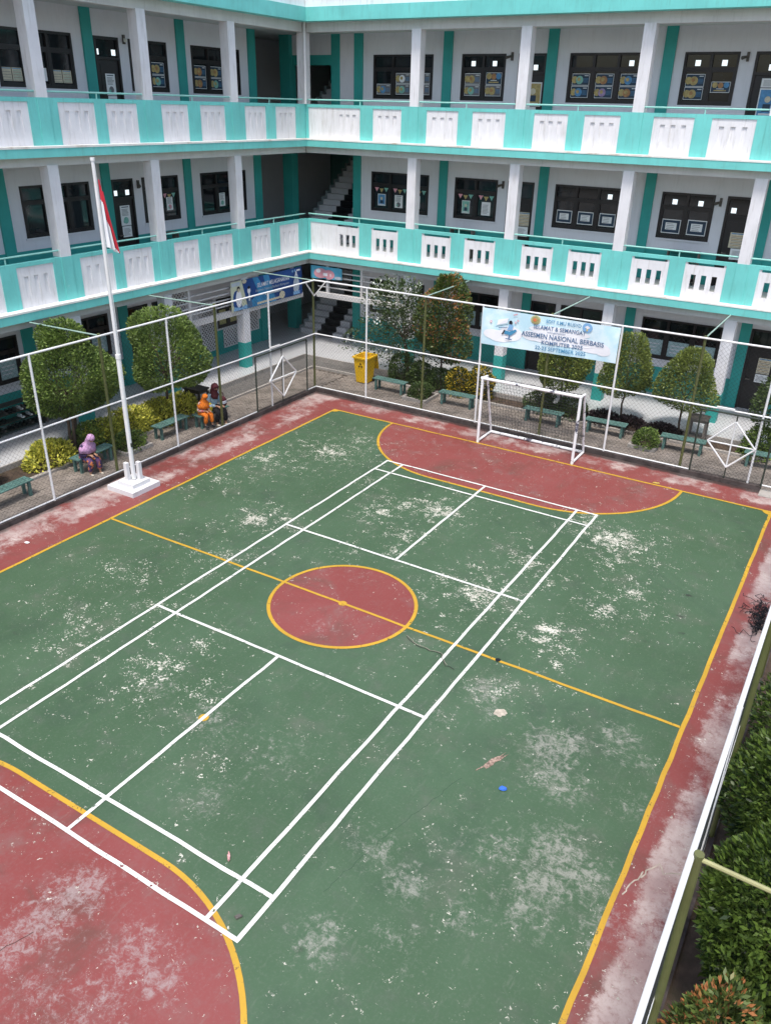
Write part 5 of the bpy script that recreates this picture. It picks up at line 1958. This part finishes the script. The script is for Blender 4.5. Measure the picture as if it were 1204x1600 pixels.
shrub('dark_shrub', 'dark shrub behind the bench seen through the net', -0.95, 13.05, .6, .4, .75, 2600, 'leaf_dark', .075, 18)
shrub('dark_shrub', 'dark shrub behind the right half of the goal net', 0.10, 13.05, .6, .4, .72, 2600, 'leaf_dark', .075, 19)
shrub('purple_shrub', 'low purple shrub behind the bench right of the goal', 1.10, 13.1, .5, .38, .42, 1500, 'leaf_purple', .09, 20)
shrub('purple_shrub', 'low purple shrub at the foot of the bell shaped tree by the banner', 1.95, 13.1, .5, .38, .40, 1500, 'leaf_purple', .09, 21)
shrub('purple_shrub', 'low purple shrub left of the grey plant stand', 3.0, 13.1, .55, .38, .40, 1500, 'leaf_purple', .09, 22)
shrub('dark_shrub', 'bushy dark shrub behind the far gate at the right edge', 5.75, 13.0, .5, .42, .95, 2600, 'leaf_topiary', .085, 24)


def planter(label, x0, x1, y0, y1, m, seed):
    b = MB()
    for (a, c, d, e) in ((x0, x1, y0, y0 + .08), (x0, x1, y1 - .08, y1), (x0, x0 + .08, y0 + .08, y1 - .08), (x1 - .08, x1, y0 + .08, y1 - .08)):
        b.box(a, c, d, e, .0, .13)
    b.box(x0 + .08, x1 - .08, y0 + .08, y1 - .08, .0, .09, 1)
    o = b.build('planter_bed', ['concrete', 'soil'])
    tag(o, label[0], 'planter')
    shrub('planter_shrub', label[1], (x0 + x1) / 2, (y0 + y1) / 2, (x1 - x0) * .5, (y1 - y0) * .5, .50, 2000, m, .07, seed, z0=.1)


planter(('concrete planter bed beside the flagpole', 'low green plants in the planter bed by the flagpole'), -9.95, -9.10, 2.75, 3.75, 'leaf_topiary', 61)
planter(('concrete planter bed between two benches left of the goal', 'low dark plants in the planter bed left of the goal'), -5.35, -4.45, 11.45, 12.45, 'leaf_dark', 62)
planter(('concrete planter bed between two benches right of the goal', 'low green plants in the planter bed right of the goal'), 2.35, 3.15, 11.55, 12.35, 'leaf_topiary', 63)

# hedge trees on the right, close to the camera
tree('hedge_tree', 'dense glossy hedge tree in the right foreground behind the fence post', 'tree', 8.62, -4.30, .35, 2.60, .95, .82, 24000, 'leaf_hedge', dome, .088, 1.2, .06, 2, .36, .5, 71, .36)
tree('hedge_tree', 'second glossy hedge tree along the right fence, just past the foreground one', 'tree', 8.68, -2.65, .35, 2.70, .98, .95, 24000, 'leaf_hedge', dome, .088, 1.2, .06, 2, .36, .5, 73, .36)
tree('hedge_tree', 'third glossy hedge tree at the right edge, mostly cut off', 'tree', 8.78, -0.70, .35, 2.65, .95, 1.05, 18000, 'leaf_hedge', dome, .088, 1.2, .06, 2, .36, .5, 79, .36)
tree('hedge_tree', 'farthest glossy hedge tree beside the heap of netting', 'tree', 8.9, 1.5, .35, 2.4, .95, 1.05, 8000, 'leaf_hedge', dome, .115, 1.2, .06, 2, .28, .5, 80, .34)
tree('orange_bush', 'bush with orange tipped leaves in the bottom right corner', 'shrub', 8.02, -5.72, .2, 1.92, .42, .45, 6000, 'leaf_orange', dome, .075, .8, .03, 3, .3, .6, 83, .4)
tree('orange_bush', 'second orange tipped bush cut off by the right bottom edge', 'shrub', 8.62, -5.75, .2, 1.5, .42, .45, 4500, 'leaf_orange', dome, .075, .8, .03, 3, .3, .6, 89, .4)

# ------------------------------------------------------------------ people
def skin_obj(name, verts, edges, radii, m, parent, levels=1):
    me = bpy.data.meshes.new(name)
    me.from_pydata([tuple(v) for v in verts], edges, [])
    o = bpy.data.objects.new(name, me)
    COL.objects.link(o)
    md = o.modifiers.new('skin', 'SKIN')
    md.use_smooth_shade = True
    if not me.skin_vertices:
        bpy.context.view_layer.objects.active = o
        bpy.ops.mesh.customdata_skin_add()
    for i, r in enumerate(radii):
        rr = r if isinstance(r, tuple) else (r, r)
        me.skin_vertices[0].data[i].radius = rr
        me.skin_vertices[0].data[i].use_root = (i == 0)
    sb = o.modifiers.new('sub', 'SUBSURF')
    sb.levels = levels
    sb.render_levels = levels
    dg = bpy.context.evaluated_depsgraph_get()
    me2 = bpy.data.meshes.new_from_object(o.evaluated_get(dg))
    bpy.data.objects.remove(o)
    bpy.data.meshes.remove(me)
    for p in me2.polygons:
        p.use_smooth = True
    me2.materials.clear()
    me2.materials.append(M[m])
    me2.name = name
    o2 = bpy.data.objects.new(name, me2)
    COL.objects.link(o2)
    if parent is not None:
        o2.parent = parent
    return o2


def chainv(V, E, Rd, pts, rad, start=None):
    prev = start
    for p, r in zip(pts, rad):
        V.append(p)
        Rd.append(r)
        if prev is not None:
            E.append((prev, len(V) - 1))
        prev = len(V) - 1
    return prev


def person(label, loc, rotz, s, lean, top_m, leg_m, hijab_m, shoe_m, apron=None, yaw=0.0, look=0.35, item=None, hands=0.0, cape=1.0):
    root = empty('person', loc)
    tag(root, label, 'person')
    root.rotation_euler = (0, 0, R(rotz))
    root.scale = (s, s, s)
    hip = Vector((0, 0, .52))
    def sp(h):   # point along the leaning spine
        return Vector((math.sin(lean) * h, 0, .52 + math.cos(lean) * h))
    chest, neck, headc = sp(.34), sp(.52), sp(.60) + Vector((.05 + .1 * math.sin(look), 0, .10))
    kn = [Vector((.43, sd * .12, .50)) for sd in (-1, 1)]
    an = [Vector((.40 + .05 * sd, sd * .13, .10)) for sd in (-1, 1)]
    # body: pelvis, spine, neck, head, arms with hands, legs with feet, one surface
    V, E, Rd = [], [], []
    p = chainv(V, E, Rd, [hip, sp(.18), chest, neck, headc - Vector((.01, 0, .05)), headc + Vector((0, 0, .05))], [.12, .11, .115, .05, .082, .075])
    el, wr = [], []
    for sd in (-1, 1):
        shd = sp(.44) + Vector((0, sd * .17, 0))
        e_ = sp(.17) + Vector((.07, sd * .25, -.02))
        w_ = Vector((.34, sd * .09, .66 + hands))
        el.append((shd, e_, w_))
        i0 = chainv(V, E, Rd, [shd, e_, w_], [.05, .04, .028], 2)
        palm = w_ + Vector((.07, -sd * .02, -.01))
        ip = chainv(V, E, Rd, [palm], [.03], i0)
        for k_ in range(4):
            o = (k_ - 1.5) * .019
            ln = (.06, .07, .065, .05)[k_]
            chainv(V, E, Rd, [palm + Vector((.035, o, .0)), palm + Vector((.035 + ln * .6, o, -.012)), palm + Vector((.035 + ln * .8, o, -.035))], [.009, .0085, .008], ip)
        chainv(V, E, Rd, [palm + Vector((.0, -sd * .035, .012)), palm + Vector((.03, -sd * .05, .012))], [.010, .009], ip)
    for k_, sd in enumerate((-1, 1)):
        chainv(V, E, Rd, [Vector((.04, sd * .09, .51)), kn[k_], an[k_], an[k_] + Vector((.06, 0, -.05)), an[k_] + Vector((.15, 0, -.065))], [.085, .058, .036, .034, .026], 0)
    skin_obj('body', V, E, Rd, 'skin', root, 1)
    # nose and eyes
    b = MB()
    fwd = Vector((math.cos(look), 0, -math.sin(look)))
    upv = Vector((math.sin(look), 0, math.cos(look)))
    hc = headc
    b.tube(hc + fwd * .078 + upv * .015, hc + fwd * .10 - upv * .02, .010, 6, .014)
    b.build('nose', 'skin', root).location = (0, 0, 0)
    b = MB()
    for sd in (-1, 1):
        b.tube(hc + fwd * .070 + upv * .022 + Vector((0, sd * .03, 0)), hc + fwd * .085 + upv * .022 + Vector((0, sd * .03, 0)), .008, 6)
    b.tube(hc + fwd * .072 - upv * .05 + Vector((0, -.022, 0)), hc + fwd * .072 - upv * .05 + Vector((0, .022, 0)), .007, 6)
    b.build('features', 'table_dark', root)
    # tunic
    V, E, Rd = [], [], []
    chainv(V, E, Rd, [hip + Vector((.0, 0, -.01)), sp(.12), sp(.26), sp(.40), sp(.49)], [(.155, .19), (.15, .17), (.15, .16), (.14, .15), (.075, .08)])
    for k_, sd in enumerate((-1, 1)):
        shd, e_, w_ = el[k_]
        chainv(V, E, Rd, [shd, e_, w_ - (w_ - e_) * .1], [.075, .065, .05], 3)
    skin_obj('tunic', V, E, Rd, top_m, root, 1)
    # trousers or skirt
    V, E, Rd = [], [], []
    chainv(V, E, Rd, [hip], [.15])
    for k_, sd in enumerate((-1, 1)):
        chainv(V, E, Rd, [Vector((.16, sd * .10, .52)), kn[k_] + Vector((.01, 0, .0)), kn[k_].lerp(an[k_], .5) + Vector((.0, 0, 0)), an[k_] + Vector((.0, 0, .05))], [.11, .095, .085, .082], 0)
    skin_obj('trousers', V, E, Rd, leg_m, root, 1)
    # shoes
    for k_ in range(2):
        V, E, Rd = [], [], []
        a = an[k_]
        chainv(V, E, Rd, [a + Vector((-.02, 0, -.045)), a + Vector((.07, 0, -.055)), a + Vector((.17, 0, -.068))], [.056, .056, .048])
        skin_obj('shoe', V, E, Rd, shoe_m, root, 1)
    # head scarf: hood around the face with a cape over the shoulders
    b = MB()
    rings = []
    NA = 28
    prof = [(.125, -.02), (.122, .02), (.105, .075), (.06, .118), (.0, .13)]
    shc = sp(.42)
    levels_ = [(headc, .0, .112, .108, .0), (headc - upv * .08, 0, .098, .10, 0), (sp(.53) + Vector((.03, 0, .0)), 0, .088, .10, 0), (sp(.47) + Vector((.03, 0, 0)), 0, .135, .185, 0), (sp(.38) + Vector((.04, 0, 0)), 0, .175, .235, 0), (sp(.25) + Vector((.07, 0, 0)), 0, .19, .25, 0)]
    if cape < .5:
        levels_ = levels_[:3] + [(sp(.45) + Vector((.04, 0, 0)), 0, .125, .15, 0), (sp(.36) + Vector((.07, 0, 0)), 0, .10, .09, 0)]
    vs_ = []
    # crown of the hood
    for f in (0.0, .45, .8):
        a_ = f * math.pi / 2
        c = headc + upv * (.118 * math.cos(a_)) - fwd * .015
        rr = max(.004, .112 * math.sin(a_))
        vs_.append([(c + fwd * (rr * math.cos(2 * math.pi * i / NA)) + Vector((0, rr * .95 * math.sin(2 * math.pi * i / NA), 0))) for i in range(NA)])
    for (c, _, rx, ry, _) in levels_:
        ring = []
        for i in range(NA):
            t = 2 * math.pi * i / NA
            wob = 1 + .085 * math.sin(t * 6 + c.z * 14) * (1 if c.z < headc.z - .16 else 0)
            ring.append(c + Vector((rx * wob * math.cos(t), ry * wob * math.sin(t), -.03 * math.cos(t) if c.z < headc.z - .2 else 0)) - fwd * (.015 if c.z > headc.z - .12 else 0))
        vs_.append(ring)
    flat = [tuple(v) for r0_ in vs_ for v in r0_]
    fs_ = []
    for j in range(len(vs_) - 1):
        for i in range(NA):
            # leave the face opening in front
            i2 = (i + 1) % NA
            front = (i <= 2 or i >= NA - 3)
            if front and j in (2, 3):
                continue
            fs_.append((j * NA + i, j * NA + i2, (j + 1) * NA + i2, (j + 1) * NA + i))
    b.add(flat, fs_)
    o = b.build('head_scarf', hijab_m, root, smooth=True)
    md = o.modifiers.new('thick', 'SOLIDIFY')
    md.thickness = .012
    md.offset = -1
    for o in root.children:
        o.location = (0, 0, 0)
    return root


def mat_floral():
    k = NT('purple_floral_cloth')
    n1 = k.noise(9, 3, .5)
    n2 = k.noise(12, 3, .5, stretch=(1.3, .7, 1.1))
    c = k.mix(k.ramp(n1, .48, .54), (0.030, 0.024, 0.085), (0.12, 0.045, 0.13))
    c = k.mix(k.ramp(n2, .55, .58), c, (0.62, 0.20, 0.06))
    k.color(c)
    k.b.inputs['Roughness'].default_value = .8
    return k.m


def mat_pinkfloral():
    k = NT('pale_floral_cloth')
    n1 = k.noise(16, 3, .5)
    k.color(k.mix(k.ramp(n1, .48, .54), (0.66, 0.52, 0.44), (0.50, 0.09, 0.10)))
    k.b.inputs['Roughness'].default_value = .8
    return k.m


M['floral'] = mat_floral()
M['pfloral'] = mat_pinkfloral()
M['plum'] = mat('dark_plum_cloth', (0.040, 0.026, 0.075), .85, .25, 5)
M['lilac'] = mat('lilac_cloth', (0.50, 0.29, 0.48), .85, .12, 5)
M['maroon'] = mat('maroon_cloth', (0.085, 0.018, 0.024), .85, .2, 6)
M['paleblue'] = mat('pale_blue_cloth', (0.30, 0.43, 0.50), .85, .1, 5)
M['blackcloth'] = mat('black_cloth', (0.014, 0.014, 0.017), .9, .2)
M['orangecloth'] = mat('orange_cloth', (0.78, 0.20, 0.022), .8, .12, 6)
M['cream_shoe'] = mat('cream_shoe', (0.72, 0.66, 0.54), .7, .1)
M['dark_shoe'] = mat('dark_shoe', (0.03, 0.03, 0.035), .6, .2)
person('seated woman in a lilac head scarf and purple floral skirt, bent over her hands', (-9.33, 1.55, -.055), 0, .93, .50, 'plum', 'floral', 'lilac', 'cream_shoe', look=.85)
person('seated woman in a maroon head scarf, pale blue top and black trousers', (-9.12, 6.28, -.055), -8, 1.0, .20, 'paleblue', 'blackcloth', 'maroon', 'cream_shoe', look=.45, cape=.3)
person('seated child in an orange head scarf and floral tunic', (-9.05, 5.72, .085), -5, .78, .32, 'pfloral', 'orangecloth', 'orangecloth', 'dark_shoe', look=.6)
# bags beside the second woman
def bag(label, x, y, z, w, d, h, cols):
    t = empty('bag', (x, y, z))
    tag(t, label, 'bag')
    b = MB()
    n = 16
    rows = [(0, .86), (.25, 1.0), (.6, 1.0), (.85, .8), (1.0, .45)]
    for k_, (hh, rr) in enumerate(rows):
        for i in range(n):
            a = 2 * math.pi * i / n
            cc, ss = math.cos(a), math.sin(a)
            sq = max(abs(cc), abs(ss)) ** -.55
            b.v.append((x + w / 2 * rr * cc * sq, y + d / 2 * rr * ss * sq, z + hh * h))
    for k_ in range(len(rows) - 1):
        for i in range(n):
            b.f.append((k_ * n + i, k_ * n + (i + 1) % n, (k_ + 1) * n + (i + 1) % n, (k_ + 1) * n + i))
            b.mi.append(k_ % len(cols))
    b.f.append(tuple(range((len(rows) - 1) * n, len(rows) * n)))
    b.mi.append(0)
    b.build('body', cols, t, smooth=True)
    b = MB()
    pts = [(x, y + d * .25 * math.cos(q), z + h + .12 * math.sin(q)) for q in np.linspace(0, math.pi, 8)]
    for p, q in zip(pts[:-1], pts[1:]):
        b.tube(p, q, .012, 6)
    b.build('strap', cols[-1], t)


M['bag_yellow'] = mat('bag_yellow', (0.74, 0.56, 0.03), .6)
M['bag_white'] = mat('bag_white', (0.62, 0.62, 0.66), .6)
bag('small yellow bag between the child in orange and the woman', -8.98, 6.02, .45, .16, .16, .26, ['bag_yellow', 'bag_yellow', 'bag_white'])
bag('maroon and white bag on the bench end right of the woman', -9.02, 6.66, .45, .22, .20, .28, ['maroon', 'bag_white', 'maroon'])

# ------------------------------------------------------------------ litter on the court
def litter(name, label, pts, m, h=.02):
    b = MB()
    b.prism(pts, .016, .016 + h)
    n = len(pts)
    cx = sum(p[0] for p in pts) / n
    cy = sum(p[1] for p in pts) / n
    for i, p in enumerate(pts):
        b.v[n + i] = (cx + (p[0] - cx) * .8, cy + (p[1] - cy) * .8, .016 + h * random.uniform(.6, 1.4))
    o = b.build(name, m)
    tag(o, label, 'litter')


M['blue_plastic'] = mat('blue_plastic', (0.05, 0.16, 0.62), .35, .1)
M['pink_foil'] = mat('pink_wrapper', (0.62, 0.33, 0.32), .4, .3, 30)
M['yellow_leaf'] = mat('dry_leaf', (0.45, 0.32, 0.08), .7, .3, 20)
litter('plastic_lid', 'small blue plastic lid lying on the green court', ragged(4.72, -2.79, .06, .04, .5, 14, .06), 'blue_plastic', .025)
litter('sweet_wrapper', 'crumpled pink wrapper near the badminton court corner', ragged(2.15, -5.84, .075, .022, 2.4, 12, .35), 'pink_foil', .02)
litter('dry_leaf', 'dry yellow leaf on the far goal line', ragged(3.75, 9.46, .09, .045, .2, 12, .3), 'yellow_leaf', .012)
litter('paper_scrap', 'white paper scrap on the left red margin', ragged(-7.25, -1.85, .06, .04, .2, 10, .2), 'paper', .01)
litter('dark_leaf', 'dark leaf in the near corner square of the badminton court', ragged(2.83, -6.45, .05, .03, .9, 12, .3), 'lamp', .015)

# rolled up black net on the right margin
nb = empty('net_heap', (7.15, 4.0, 0))
tag(nb, 'heap of black netting lying against the right kerb', 'net')
b = MB()
rg = random.Random(4)
for k_ in range(70):
    p = Vector((7.18 + rg.gauss(0, .09), 4.0 + rg.gauss(0, .3), .02 + abs(rg.gauss(0, .06))))
    for j in range(7):
        q = p + Vector((rg.gauss(0, .05), rg.gauss(0, .09), rg.gauss(0, .03)))
        q.x = min(7.37, q.x)
        q.z = max(.012, min(.25, q.z))
        b.tube(p, q, .006, 3, caps=False)
        p = q
b.build('cords', 'blackcloth', nb)
